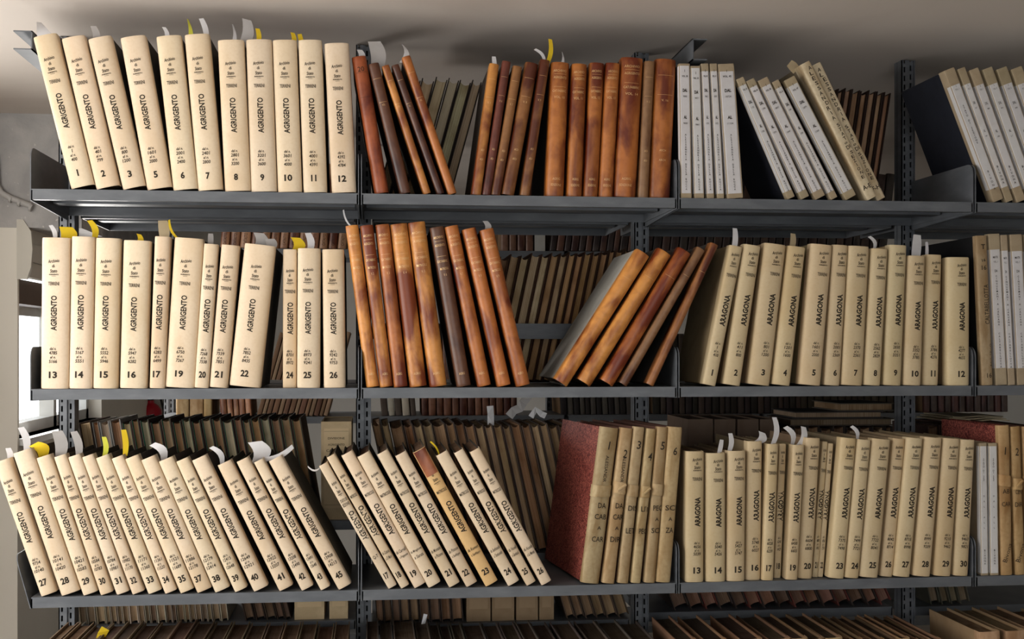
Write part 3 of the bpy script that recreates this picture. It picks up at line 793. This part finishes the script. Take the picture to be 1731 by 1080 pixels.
            if hw:
                n_, side, lines = HW[i]
                L.put(n_, 0.002, h*{0: .885, 1: .835, 2: .885, 3: .82, 4: .88, 5: .845}[i], 0.021, 0.0105 if n_ != '1' else 0.006, -0.08, 0.006)
                for s_ in side: L.put(s_, 0.001, h*0.735, 0.0085, h*0.17, -math.pi/2, 0.008)
                for j, ln in enumerate(lines):
                    if ln: L.put(ln, 0.003, h*(0.50-0.072*j-(0.02 if i > 1 else 0)), 0.0135 if len(ln) > 1 else 0.009, min(0.0105*len(ln), t*0.85), 0.05, 0.006)
            else:
                L.put(k['n'], 0, h*0.83, 0.02, 0.009 if k['n'] != '1' else 0.005, -0.1, 0.006)
                L.put(['AB', 'CEN', 'IN'][i], 0, h*0.56, 0.012, t*0.6, 0, 0.0); L.put(['CAR', 'DIR', 'SC'][i], 0, h*0.475, 0.012, t*0.75, 0, 0.0); L.put('Bivona', 0, h*0.15, 0.011, h*0.13, 1.25, -0.002)
            L.build('hand_lettering', M['ink'], r)

# ------------------------------------------------------------------ books on the rear side, fore-edges towards us
def rowfill(edges, shift, ytop, Y, z, name, lab, cat, group, maker, gap=0.002, minh=None):
    """edges: pixel columns at the tops; shift: how far the feet stand to the right of them"""
    n = len(edges)-1
    prev = None
    for i in range(n):
        a, b_ = edges[i], edges[i+1]
        yt = ytop(i/max(1, n-1)) if callable(ytop) else ytop
        T = bp((a+b_)/2, yt, Y); w = bp(b_, yt, Y).x-bp(a, yt, Y).x
        s_ = shift(i/max(1, n-1)) if callable(shift) else shift
        hh = T.z-z; lean = math.atan2(-bp(a+s_, yt, Y).x+bp(a, yt, Y).x, hh)
        if minh: hh = minh
        t = w*math.cos(lean)-gap
        zz = z+0.0006+t/2*abs(math.sin(lean))
        h = (z+hh-zz)/math.cos(lean)+random.uniform(-0.006, 0.003)
        X = T.x-math.sin(lean)*(z+hh-zz)/math.cos(lean) if not minh else T.x-math.tan(lean)*(T.z-zz)
        r = thing(name, lab(i), cat, (X, Y+random.uniform(0, 0.006), zz), (0, lean, 0), group)
        maker(r, h, t, i)
CREAM, TANP, BRN = (0.50, 0.38, 0.24), (0.42, 0.27, 0.15), (0.22, 0.13, 0.08)
def fe(cover, ccols, pcols, d=0.26, joint=None):
    def mk(r, h, t, i): foreedge_volume(r, h, t, d, cover, jitter(ccols[i % len(ccols)], 0.15), jitter(pcols[(i*3+i//2) % len(pcols)], 0.15), joint(i) if joint else None)
    return mk
rowfill([690, 712, 735, 757, 777, 798, 816], -62, 134, 0.45, rear[1][0], 'old_volume', lambda i: f'old volume with pale fore-edges out behind the top leather row, {ordw(i)} from its left', 'book', 'fore-edge volumes behind the top leather row',
        fe('cloth', [(0.05, 0.04, 0.035)], [(0.60, 0.47, 0.33), (0.56, 0.43, 0.30)]))
rowfill([1404, 1417, 1428, 1441, 1456, 1469, 1483, 1495, 1507], -32, lambda u: 148+u*6, 0.45, rear[2][0], 'old_volume', lambda i: f'brown fore-edge volume behind the ALESSANDRIA registers, {ordw(i)} from their left', 'book', 'fore-edge volumes behind the ALESSANDRIA registers',
        fe('cloth', [(0.05, 0.03, 0.025)], [(0.30, 0.17, 0.10), (0.34, 0.22, 0.14)]))
rowfill([828, 845, 862, 880, 897, 915, 931, 947, 961, 975, 988, 1002, 1016, 1030, 1041, 1055, 1070, 1084, 1098], -45, lambda u: 433-u*12, 0.45, rear[1][1], 'old_volume', lambda i: f'old volume with its fore-edges out in the middle shelf gap, {ordw(i)} from left', 'book', 'fore-edge volumes in the middle shelf gap',
        lambda r, h, t, i: foreedge_volume(r, h, t, 0.26, 'cloth', jitter((0.07, 0.035, 0.022), 0.2), jitter([BRN, BRN, (0.46, 0.33, 0.2), (0.47, 0.35, 0.22), (0.50, 0.39, 0.25), (0.52, 0.41, 0.27), (0.38, 0.24, 0.13), (0.48, 0.35, 0.21), (0.46, 0.28, 0.14), (0.44, 0.26, 0.13)][min(i, 9)], 0.1)))
GRN = (0.02, 0.20, 0.14); GRY = (0.33, 0.32, 0.30)
rowfill([130, 153, 165, 183, 203, 220, 234, 251, 270, 288, 305, 321, 338, 356, 373, 392, 407, 421, 438, 455, 472, 490, 508], 30, lambda u: 712-u*6, 0.45, rear[0][2], 'old_volume',
        lambda i: f'dark-covered old volume behind the AGRIGENTO registers on the bottom shelf, {ordw(i)} from the slotted post', 'book', 'fore-edge volumes behind the bottom shelf',
        lambda r, h, t, i: foreedge_volume(r, h, t, 0.26, 'cloth', GRY if i in (1, 2, 3) else jitter((0.07, 0.05, 0.04), 0.2), jitter([(0.5, 0.36, 0.22), (0.42, 0.24, 0.13), (0.5, 0.42, 0.3), (0.36, 0.2, 0.12)][(i*5) % 4], 0.15), GRN if i >= 4 else None))
rowfill([627, 643, 657, 680, 697, 713, 730, 752, 768, 784, 801, 817, 832, 848, 862, 880, 896, 911, 926, 942, 957, 972], 48, lambda u: 716+u*2, 0.45, rear[1][2], 'old_volume',
        lambda i: f'brown old volume with tan fore-edges behind AGRIGENTO 17 to 26, {ordw(i)} from the slotted post', 'book', 'tan fore-edge volumes behind the bottom shelf',
        fe('cloth', [(0.09, 0.06, 0.045), (0.12, 0.09, 0.07)], [(0.42, 0.28, 0.16), (0.34, 0.2, 0.11), (0.46, 0.32, 0.19)]))
# archive boxes
def archive_box(px0, px1, ytop, z, label, text, Y=0.45, hh=None, col=(0.66, 0.50, 0.30), group=None, d=0.26):
    a, b_ = bp(px0, ytop, Y), bp(px1, ytop, Y); t = b_.x-a.x-0.001; h = hh or a.z-z
    r = thing('archive_box', label, 'box', ((a.x+b_.x)/2, Y, z+0.0005), (0, 0, 0), group)
    q = MB(); e = 0.0025
    q.box(-t/2, -t/2+e, 0, d, 0, h); q.box(t/2-e, t/2, 0, d, 0, h); q.box(-t/2+e, t/2-e, d-e, d, 0, h); q.box(-t/2+e, t/2-e, 0.0, 0.0025, 0, h); q.box(-t/2+e, t/2-e, 0.0025, d-e, 0, e); q.box(-t/2+e, t/2-e, 0.0025, d-e, h-e-0.004, h-0.004)
    q.build('carton', M['cloth'], r, col)
    q = MB(); q.box(-t/2+0.008, t/2-0.008, -0.0008, -0.0002, h*0.12 if text else h*0.3, h*0.93 if text else h*0.75); q.build('box_label', M['paper'], r, tuple(min(1, c*1.12) for c in col))
    L = Letters(lambda x: -0.0010)
    if text:
        L.put('DIVISIONE', 0, h*0.83, 0.006, t*0.55, 0, 0.0); L.put('AGRIGENTO', 0, h*0.765, 0.006, t*0.55, 0, 0.0); L.put('CARTELLA', 0, h*0.705, 0.007, t*0.66, 0, 0.01); L.put('. . .', 0, h*0.62, 0.002, t*0.2); L.put('A', 0, h*0.52, 0.007)
        for z0 in (0.9, 0.15): L.rule(-t*0.4, t*0.4, h*z0, 0.0006)
        L.build('lettering', M['ink'], r)
    return r
archive_box(542, 594, 713, rear[0][2], 'tan archive box labelled CARTELLA beside the slotted post, behind the bottom shelf', True)
for i, (a, b_) in enumerate(((1163, 1205), (1207, 1243), (1246, 1282), (1284, 1316))):
    archive_box(a, b_, 709, rear[2][2], f'grey brown upright file box behind ARAGONA 13 to 17, {ordw(i)} from the left', False, col=(0.16, 0.11, 0.08), group='file boxes behind ARAGONA registers')
# dark standing volumes and flat portfolios at the rear of the third bay
rowfill([1319, 1342, 1364, 1386, 1408, 1430, 1452, 1474, 1496, 1510], 0, 722, 0.47, rear[2][2], 'old_volume', lambda i: f'dark standing volume under the lying portfolios, {ordw(i)} from the left', 'book', 'dark volumes under the portfolios',
        fe('cloth', [(0.05, 0.04, 0.035)], [(0.24, 0.15, 0.09)]))
zt = bp(1420, 721, 0.47).z
for i, (a, b_, th, c, cov) in enumerate(((1336, 1512, 0.022, (0.20, 0.15, 0.10), (0.07, 0.055, 0.045)), (1345, 1495, 0.02, (0.30, 0.22, 0.15), (0.05, 0.045, 0.045)), (1420, 1514, 0.024, (0.33, 0.23, 0.14), (0.10, 0.085, 0.07)))):
    x0, x1 = bp(a, 700, 0.47).x, bp(b_, 700, 0.47).x
    r = thing('portfolio', f"worn dark portfolio lying flat behind ARAGONA 18 to 28, {['lowest', 'middle', 'topmost'][i]} of its pile", 'portfolio', ((x0+x1)/2, 0.48, zt+0.0015), (0, 0, 0.02*(i-1)), 'portfolios lying flat')
    w = (x1-x0)/2
    q = MB(); q.box(-w, w, 0, 0.22, 0, 0.003); q.box(-w, w, 0, 0.22, th-0.003, th); q.build('cover', M['cloth'], r, cov)
    q = MB(); q.box(-w+0.006, w-0.006, 0.006, 0.214, 0.0032, th-0.0032); q.build('page_block', M['pages'], r, c)
    zt += th+0.0012
# bay four, rear
rowfill([1568, 1590, 1612, 1634, 1656, 1678, 1700, 1722, 1744], 10, 716, 0.46, rear[3][2], 'old_volume', lambda i: f'dark volume with brown fore-edges behind the slim white binders, {ordw(i)} from the post', 'book', 'dark volumes behind the slim white binders',
        fe('cloth', [(0.08, 0.05, 0.04)], [(0.26, 0.16, 0.10)]))
o = next(s_ for s_ in FRONT[3] if s_.kw['kind'] == 'bivona' and s_.kw['n'] == '1')
# low rear row under the bottom shelf
def low(edges, shift, py, z, tag_, grp, cc, pc, h, lean_y=1010):
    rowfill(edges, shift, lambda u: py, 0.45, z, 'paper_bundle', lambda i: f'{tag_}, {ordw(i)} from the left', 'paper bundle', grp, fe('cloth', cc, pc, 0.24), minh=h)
e1 = [128]; 
while e1[-1] < 374: e1.append(e1[-1]+random.choice((9, 11, 13, 16)))
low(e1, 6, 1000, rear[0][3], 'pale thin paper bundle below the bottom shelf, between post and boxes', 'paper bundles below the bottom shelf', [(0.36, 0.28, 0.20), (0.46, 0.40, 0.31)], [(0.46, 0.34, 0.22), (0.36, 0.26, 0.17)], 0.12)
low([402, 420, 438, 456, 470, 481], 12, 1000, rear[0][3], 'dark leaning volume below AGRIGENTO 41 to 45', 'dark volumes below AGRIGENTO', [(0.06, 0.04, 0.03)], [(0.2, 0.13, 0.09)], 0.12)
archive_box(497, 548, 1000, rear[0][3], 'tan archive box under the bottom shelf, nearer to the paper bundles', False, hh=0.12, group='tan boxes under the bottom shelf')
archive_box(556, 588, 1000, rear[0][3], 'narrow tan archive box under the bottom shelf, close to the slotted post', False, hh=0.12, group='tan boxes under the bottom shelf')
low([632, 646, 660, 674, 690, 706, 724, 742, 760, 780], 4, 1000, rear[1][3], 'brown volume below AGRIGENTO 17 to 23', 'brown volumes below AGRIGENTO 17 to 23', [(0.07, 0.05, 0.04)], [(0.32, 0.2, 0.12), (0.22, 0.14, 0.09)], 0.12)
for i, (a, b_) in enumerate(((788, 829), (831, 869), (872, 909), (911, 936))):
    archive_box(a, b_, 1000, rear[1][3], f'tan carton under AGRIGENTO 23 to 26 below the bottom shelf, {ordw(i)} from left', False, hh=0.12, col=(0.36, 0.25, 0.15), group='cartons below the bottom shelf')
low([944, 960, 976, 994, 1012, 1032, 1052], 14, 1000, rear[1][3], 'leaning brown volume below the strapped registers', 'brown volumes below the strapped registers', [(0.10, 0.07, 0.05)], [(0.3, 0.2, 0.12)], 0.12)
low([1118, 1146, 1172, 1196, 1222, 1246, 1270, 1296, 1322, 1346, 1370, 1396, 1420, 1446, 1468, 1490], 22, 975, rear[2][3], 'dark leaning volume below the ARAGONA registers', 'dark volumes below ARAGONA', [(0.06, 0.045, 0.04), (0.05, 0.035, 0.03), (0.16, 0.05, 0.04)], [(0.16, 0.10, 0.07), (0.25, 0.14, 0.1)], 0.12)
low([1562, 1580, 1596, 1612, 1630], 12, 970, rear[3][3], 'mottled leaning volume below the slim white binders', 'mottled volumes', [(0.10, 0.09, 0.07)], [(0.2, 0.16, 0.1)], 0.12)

# ------------------------------------------------------------------ fourth shelf at the foot of the picture: tops of standing volumes
def fourth(edges, grp, lab, cc, pc, ytop, shift):
    n = len(edges)-1
    for i in range(n):
        Y = 0.33; yt = ytop+random.uniform(-4, 5)
        a, b_ = bp(edges[i], yt, Y), bp(edges[i+1], yt, Y)
        h0 = a.z-Z4; lean = math.atan2(shift*0.0015, h0)
        t = min((b_.x-a.x)*math.cos(lean)-0.001, 0.060)
        zz = Z4+0.0006+t/2*abs(math.sin(lean)); h = (a.z-zz)/math.cos(lean)
        r = thing('old_register', lab(i), 'book', ((a.x+b_.x)/2-math.sin(lean)*h, 0.03, zz), (0, lean, 0), grp)
        book(r, h, t, 0.30, True, B=0.008, p=2.5, wrap=0.03, spine='old_vellum', scol=jitter((0.42, 0.28, 0.16), 0.2), board='cloth', bcol=jitter(cc, 0.2), pcol=jitter(pc, 0.2), squared=0.008)
fourth([113, 134, 160, 190, 216, 244, 272, 304, 334, 364, 394, 424, 454, 482, 510, 538, 566, 592], 'registers on the lowest shelf, first bay', lambda i: f'brown register seen from above under AGRIGENTO 27 to 45, {ordw(i)} from the left', (0.32, 0.22, 0.14), (0.22, 0.13, 0.085), 1050, 0)
fourth([618, 640, 662, 698, 722, 740, 758, 778, 812, 840, 868, 894, 922, 968, 1004, 1040, 1076], 'registers on the lowest shelf, second bay', lambda i: f'dark register seen from above under AGRIGENTO 17 to 26 and straps, {ordw(i)} from left', (0.14, 0.11, 0.09), (0.13, 0.09, 0.065), 1048, -6)
fourth([1100, 1132, 1190, 1242, 1278, 1304, 1330, 1358, 1374, 1390, 1405, 1424, 1447, 1463, 1479, 1496, 1512], 'registers on the lowest shelf, third bay', lambda i: f'brown board register seen from above under ARAGONA 13 to 30, {ordw(i)} from left', (0.30, 0.18, 0.10), (0.10, 0.07, 0.05), 1040, -16)
fourth([1566, 1606, 1650, 1692, 1731], 'vellum bundles on the lowest shelf', lambda i: f'thick vellum bundle seen from above under the slim white binders, {ordw(i)} from the post', (0.40, 0.27, 0.15), (0.3, 0.2, 0.12), 1026, -10)

# ------------------------------------------------------------------ the second rack across the aisle
FY = 1.69
rack2 = thing('shelving_rack', 'grey steel shelving rack across the aisle behind the lettered registers', 'shelving', (0, 0, 0))
fx0 = bp(284, 587, FY+0.37).x; pitch = BAY[1][0]-BAY[0][0]
FZ1, FZ2 = bp(880, 424, FY).z, bp(880, 702, FY).z
for i in range(5):
    q = MB(); slotted_post(q, fx0+pitch*i, FY+0.372, zc-0.002); q.build('upright_post', [M['steel'], M['dark_slot']], rack2)
for i in range(4):
    for z in (FZ1, FZ2, Z3-0.05, Z4, 0.08): shelf(rack2, fx0+pitch*i+0.01, fx0+pitch*(i+1)-0.004, FY, FY+0.365, z, False, True)
def far(edges, z, shift, ytop, lab, grp, spine, cols, pcols=((0.3, 0.2, 0.12),), text=None, Y=FY+0.01):
    def mk(r, h, t, i):
        f = book(r, h, t, 0.25, False, B=min(0.008, t*0.25), p=2.3, wrap=0.02, spine=spine, scol=jitter(cols[i % len(cols)], 0.12), pcol=pcols[i % len(pcols)])
        if text:
            L = Letters(f); L.put(text, 0, h*0.17, t*0.34, h*0.26, math.pi/2, 0.004); L.build('lettering', M['ink'], r)
    rowfill(edges, shift, ytop, Y, z, 'distant_book', lab, 'book', grp, mk, gap=0.003)
def steps(a, b_, w, j=2):
    e = [a]
    while e[-1] < b_: e.append(e[-1]+w+random.uniform(-j, j))
    return e
far(steps(384, 596, 16.5), FZ1, -14, 275, lambda i: f'tan lettered book across the aisle above AGRIGENTO 20 to 26, {ordw(i)} from the left', 'tan books across the aisle', 'leather', [(0.36, 0.19, 0.10), (0.32, 0.16, 0.085)], text='CATASTO ANTICO')
far([846, 860, 874, 888, 902], FZ1, 0, 285, lambda i: f'brown book across the aisle beside the pale box file, {ordw(i)} from the left', 'brown books by the box file', 'leather', [(0.20, 0.10, 0.06)])
a_, b2 = bp(904, 280, FY), bp(922, 280, FY)
bxf = thing('box_file', 'pale grey box file across the aisle above the fore-edge volumes', 'box', ((a_.x+b2.x)/2, FY+0.01, FZ1+0.0005))
tt = b2.x-a_.x-0.002
q = MB(); q.box(-tt/2, tt/2, 0, 0.25, 0, 0.33); q.build('carton', M['cloth'], bxf, (0.50, 0.50, 0.47)); q = MB(); q.box(-tt/2+0.006, tt/2-0.006, -0.001, -0.0002, 0.12, 0.3); q.build('spine_label', M['paper'], bxf, (0.6, 0.6, 0.57))
far(steps(946, 1088, 12), FZ1, -18, 290, lambda i: f'dark thin book across the aisle above the middle shelf gap, {ordw(i)} from the left', 'dark thin books across the aisle', 'leather', [(0.055, 0.035, 0.03), (0.12, 0.05, 0.03)])
far(steps(1106, 1505, 14), FZ1, -16, 292, lambda i: f'dark book across the aisle above the ARAGONA registers, {ordw(i)} from the left', 'dark books above the ARAGONA registers', 'leather', [(0.06, 0.035, 0.03), (0.05, 0.04, 0.035), (0.09, 0.05, 0.035)])
far([296, 319, 343, 358], FZ2, 0, 560, lambda i: f'cream fore-edge book across the aisle beside the extinguisher, {ordw(i)} from its side', 'cream books beside the extinguisher', 'old_vellum', [(0.5, 0.36, 0.2)])
far(steps(362, 408, 11), FZ2, 10, 560, lambda i: f'copper brown book across the aisle below AGRIGENTO 19 and 22, {ordw(i)} from the left', 'copper brown books across the aisle', 'leather', [(0.42, 0.22, 0.12)])
far(steps(472, 592, 9), FZ2, -40, 560, lambda i: f'brown slanting book across the aisle below AGRIGENTO 22 to 26, {ordw(i)} from the left', 'brown slanting books across the aisle', 'cloth', [(0.20, 0.12, 0.075), (0.27, 0.18, 0.12), (0.16, 0.09, 0.06)])
far([632, 645, 656, 668, 682, 692], FZ2, 12, 560, lambda i: f'white edged book across the aisle just past the middle post, {ordw(i)} from it', 'white edged books across the aisle', 'cloth', [(0.09, 0.07, 0.06), (0.42, 0.38, 0.32)])
far(steps(709, 862, 13), FZ2, 3, 565, lambda i: f'red brown leather book across the aisle below the middle leather row, {ordw(i)} from left', 'red brown books across the aisle', 'leather', [(0.16, 0.065, 0.035), (0.2, 0.085, 0.045)])
far(steps(940, 1070, 10), FZ2, 8, 565, lambda i: f'black thin book across the aisle below the slanting leather volumes, {ordw(i)} from the left', 'black thin books across the aisle', 'cloth', [(0.035, 0.03, 0.03), (0.10, 0.09, 0.08)])
far(steps(1102, 1345, 11), FZ2, 2, 565, lambda i: f'black book across the aisle below ARAGONA 1 to 6, {ordw(i)} from the left', 'black books below ARAGONA', 'cloth', [(0.04, 0.035, 0.03), (0.08, 0.06, 0.05), (0.05, 0.04, 0.04)])
far(steps(1352, 1520, 12), FZ2, 2, 565, lambda i: f'dark book across the aisle below ARAGONA 7 to 11, {ordw(i)} from the left', 'dark books below ARAGONA 7 to 11', 'cloth', [(0.05, 0.04, 0.03)])
far(steps(1560, 1700, 12), FZ2, 2, 565, lambda i: f'maroon book across the aisle below the CALTABELLOTTA volume, {ordw(i)} from left', 'maroon books', 'leather', [(0.10, 0.035, 0.03), (0.08, 0.05, 0.04)])
# fire extinguisher on the back wall
ex = bp(254, 662, YB-0.09)
fx_ = thing('fire_extinguisher', 'red fire extinguisher with a white label hanging on the pale back wall', 'fire extinguisher', (ex.x, ex.y, ex.z-0.44))
q = MB(); q.lathe([(0.062, 0), (0.066, 0.01), (0.066, 0.30), (0.06, 0.335), (0.045, 0.36), (0.022, 0.375), (0.02, 0.39)], 24); q.build('cylinder', M['red'], fx_, smooth=True)
q = MB(); q.lathe([(0.02, 0.389), (0.02, 0.415), (0.012, 0.42), (0.012, 0.43)], 12); q.box(-0.05, 0.02, -0.008, 0.008, 0.428, 0.436); q.box(-0.055, 0.02, -0.008, 0.008, 0.405, 0.412); q.build('valve', M['black'], fx_)
q = MB(); q.tube([(0.02, 0, 0.41), (0.06, -0.02, 0.40), (0.078, -0.02, 0.33), (0.074, -0.02, 0.15)], 0.007, 8); q.build('hose', M['black'], fx_, smooth=True)
q = MB(); q.loft([[(0.067*math.sin(a), -0.067*math.cos(a), z) for a in (-0.2, 0.1, 0.4, 0.7, 1.0)]+[(0.0662*math.sin(a), -0.0662*math.cos(a), z) for a in (1.0, 0.7, 0.4, 0.1, -0.2)] for z in (0.2, 0.285)]); q.build('label_plate', M['white_frame'], fx_)
q = MB(); q.box(-0.02, 0.02, 0.06, 0.09, 0.24, 0.36); q.build('wall_bracket', M['black'], fx_)

# ------------------------------------------------------------------ paper slips
SC = {'white': (0.80, 0.79, 0.80), 'yellow': (0.85, 0.60, 0.03), 'grey': (0.50, 0.48, 0.47), 'tan': (0.55, 0.44, 0.28), 'lime': (0.80, 0.80, 0.10)}
def slip(row, x0, y0, x1, y1, w, col, bend=0.0, word='slip', Y=0.07):
    P0 = bp(x0, y0, Y); best = None
    for o in FRONT[row]:
        xt = o.x+math.sin(o.lean)*(o.h-0.01); 
        dd = abs(P0.x-xt)-o.t/2
        if best is None or dd < best[0]: best = (dd, o)
    o = best[1]
    ax = Vector((math.sin(o.lean), 0, math.cos(o.lean))); pr = Vector((math.cos(o.lean), 0, -math.sin(o.lean)))
    c = Vector((o.x, Y, o.z))+ax*(o.h-0.0058)
    s_ = max(-o.t*0.36, min(o.t*0.36, (P0.x-c.x)/math.cos(o.lean)))
    A0 = c+pr*s_; T = bp(x1, y1, Y)
    ww = w*0.0015/2
    q = MB(); n = 6; rings = []
    side = Vector((T.z-A0.z, 0, -(T.x-A0.x))).normalized()
    for i in range(n+1):
        u = i/n; p = A0.lerp(T, u)+side*bend*math.sin(u*math.pi)*0.02+Vector((0, -0.010*math.sin(u*2.2)*(0.4+abs(bend)), 0))
        k = ww*(0.8+0.2*math.sin(u*3)) if word != 'corner' else ww*(1-u*0.85)
        tw = Vector((0, 0.35*ww*math.sin(u*2+bend), 0))
        a, b_ = p-side*k-tw, p+side*k+tw; nrm = Vector((0, 0.0003, 0))
        rings.append([a, b_, b_+nrm, a+nrm])
    q.loft(rings); k = o.kw
    nm = f"{k['town']} {k['n']}" if k['kind'] == 'register' else (f"the {ordw(k['idx'])} leather volume" if k['kind'] == 'leather' else 'a register')
    lab = f"{ {'lime': 'lime yellow'}.get(col, col)} paper {'corner' if word == 'corner' else 'slip'} sticking up from {nm}, on the {SHELF[row]} shelf"
    if lab in slip.seen:
        lab = lab.replace(' paper', (' second' if lab+'2' not in slip.seen else ' third')+' paper', 1); slip.seen.add(lab.replace(' second', '').replace(' third', '')+'2')
    slip.seen.add(lab)
    tag(q.build('paper_slip', M['paper'], None, SC[col], True), lab, 'paper slip', f'paper slips on the {SHELF[row]} shelf')
slip.seen = set()
for r in '''1 80 58 66 38 32 white 0 corner
1 158 60 158 45 11 grey 0.3
1 278 58 277 47 7 white 0.4
1 319 56 317 33 10 lime 0.2 corner
1 349 56 340 32 9 white 0.2
1 393 67 393 42 9 white 0.3 corner
1 412 66 417 34 18 grey 0.5
1 435 65 435 49 8 yellow 0.2
1 492 66 494 56 8 yellow 0.3
1 506 66 506 58 8 yellow 0
1 608 97 607 85 11 white 0.3
1 640 104 632 71 26 grey 0.3
1 679 104 679 76 14 white 0.5 corner
1 836 105 834 96 8 white 0
1 925 98 929 67 8 yellow 0.3
1 921 98 903 84 6 white 0.4
1 948 104 949 88 8 white 0.2 corner
1 1345 117 1333 107 20 tan 0
2 112 401 112 384 24 yellow 0.4
2 92 400 86 381 7 white 0.3
2 158 398 152 373 10 yellow 0.5
2 231 405 235 396 9 yellow 0.4
2 277 398 275 373 17 tan 0.1
2 301 400 286 372 4 yellow -0.4
2 356 412 356 395 9 grey 0
2 436 412 437 394 20 grey 0.5
2 457 413 456 404 18 grey 0.2
2 498 418 499 402 19 yellow 0.6
2 523 417 520 394 12 white 0.3
2 597 379 580 355 3 white -0.3
2 820 388 819 374 11 grey 0.4
2 1240 414 1241 386 11 white 0.1
2 1337 414 1339 395 12 tan 0.1
2 1475 417 1467 400 8 white 0.5
2 1549 432 1549 397 20 white 0
2 1566 430 1565 409 7 white 0
3 16 776 14 757 9 white 0.2
3 44 758 36 722 11 white 0.4
3 68 772 58 750 19 yellow 0.7
3 100 770 97 728 19 grey 0.4
3 133 766 125 729 12 grey 0.3
3 175 767 176 738 8 lime 0.3
3 214 774 209 726 9 yellow 0.2
3 273 776 258 750 13 white 0.7
3 368 785 357 755 9 white 0.6
3 430 775 431 746 28 white 0.8
3 452 776 495 754 9 white 0.4
3 535 789 520 788 3 white -0.5
3 742 768 727 746 3 yellow 0.2
3 1218 766 1219 743 9 white 0
3 1232 762 1233 732 10 white 0.2
3 1285 746 1286 730 17 white 0.4
3 1308 752 1307 705 11 white 0.4
3 1338 752 1325 721 11 white 0.6
3 1351 752 1356 721 13 white 0.4
3 1448 741 1437 720 8 white 0.4'''.split('\n'):
    p = r.split(); slip(int(p[0]), *[float(v) for v in p[1:6]], p[6], float(p[7]), p[8] if len(p) > 8 else 'slip', Y=0.05 if p[0] != '3' else 0.04)

def loose(pts, w, col, label, Y):
    P = [bp(x, y, Y) for x, y in pts]; q = MB(); rings = []
    for i, p in enumerate(P):
        d = (P[min(i+1, len(P)-1)]-P[max(i-1, 0)]).normalized(); side = Vector((d.z, 0, -d.x)); off = Vector((0, -0.005*(i % 2), 0))
        a, b_ = p-side*w/2+off, p+side*w/2-off*0.6; n_ = Vector((0, 0.0004, 0)); rings.append([a, b_, b_+n_, a+n_])
    q.loft(rings); tag(q.build('paper_slip', M['paper'], None, SC[col]), label, 'paper slip', 'loose papers among the rear volumes')
loose([(829, 719), (829, 700), (828, 686)], 0.020, 'white', 'white paper slip standing among the fore-edge volumes above AGRIGENTO 24 and 25', 0.52)
loose([(860, 704), (868, 694), (878, 690), (884, 680), (893, 668)], 0.026, 'grey', 'crumpled grey paper on top of the fore-edge volumes beneath the middle leather row', 0.55)
loose([(897, 705), (905, 692), (915, 700), (922, 703)], 0.018, 'white', 'small crumpled white paper beside the grey crumpled sheet on the fore-edge volumes', 0.55)
loose([(168, 1082), (172, 1072), (178, 1062)], 0.022, 'yellow', 'yellow paper slip among the lowest registers under AGRIGENTO 30', 0.20)
loose([(713, 1082), (713, 1062), (719, 1038)], 0.011, 'white', 'curved white paper slip among the lowest registers under AGRIGENTO 19', 0.30)
za = bp(1640, 713, 0.46).z
x0, x1 = bp(1598, 700, 0.46).x, bp(1706, 700, 0.46).x
for i in range(3):
    q = MB(); n = 8
    zz = za+0.003+i*0.0055
    q.loft([[(x0+(x1-x0)*u/n+0.012*i*(u == 0)-0.01*i*(u == n), y, zz+dz+0.002*math.sin(u*1.3+i)) for y, dz in ((0.46, 0), (0.66, 0), (0.66, 0.003), (0.46, 0.003))] for u in range(n+1)])
    tag(q.build('paper_sheaf', M['paper'], None, (0.50-0.06*i, 0.42-0.05*i, 0.28-0.03*i)), f"yellowed paper sheaf lying behind the hand-numbered brown registers, {['lowest', 'middle', 'uppermost'][i]} of three", 'paper', 'paper sheaves on the rear volumes')
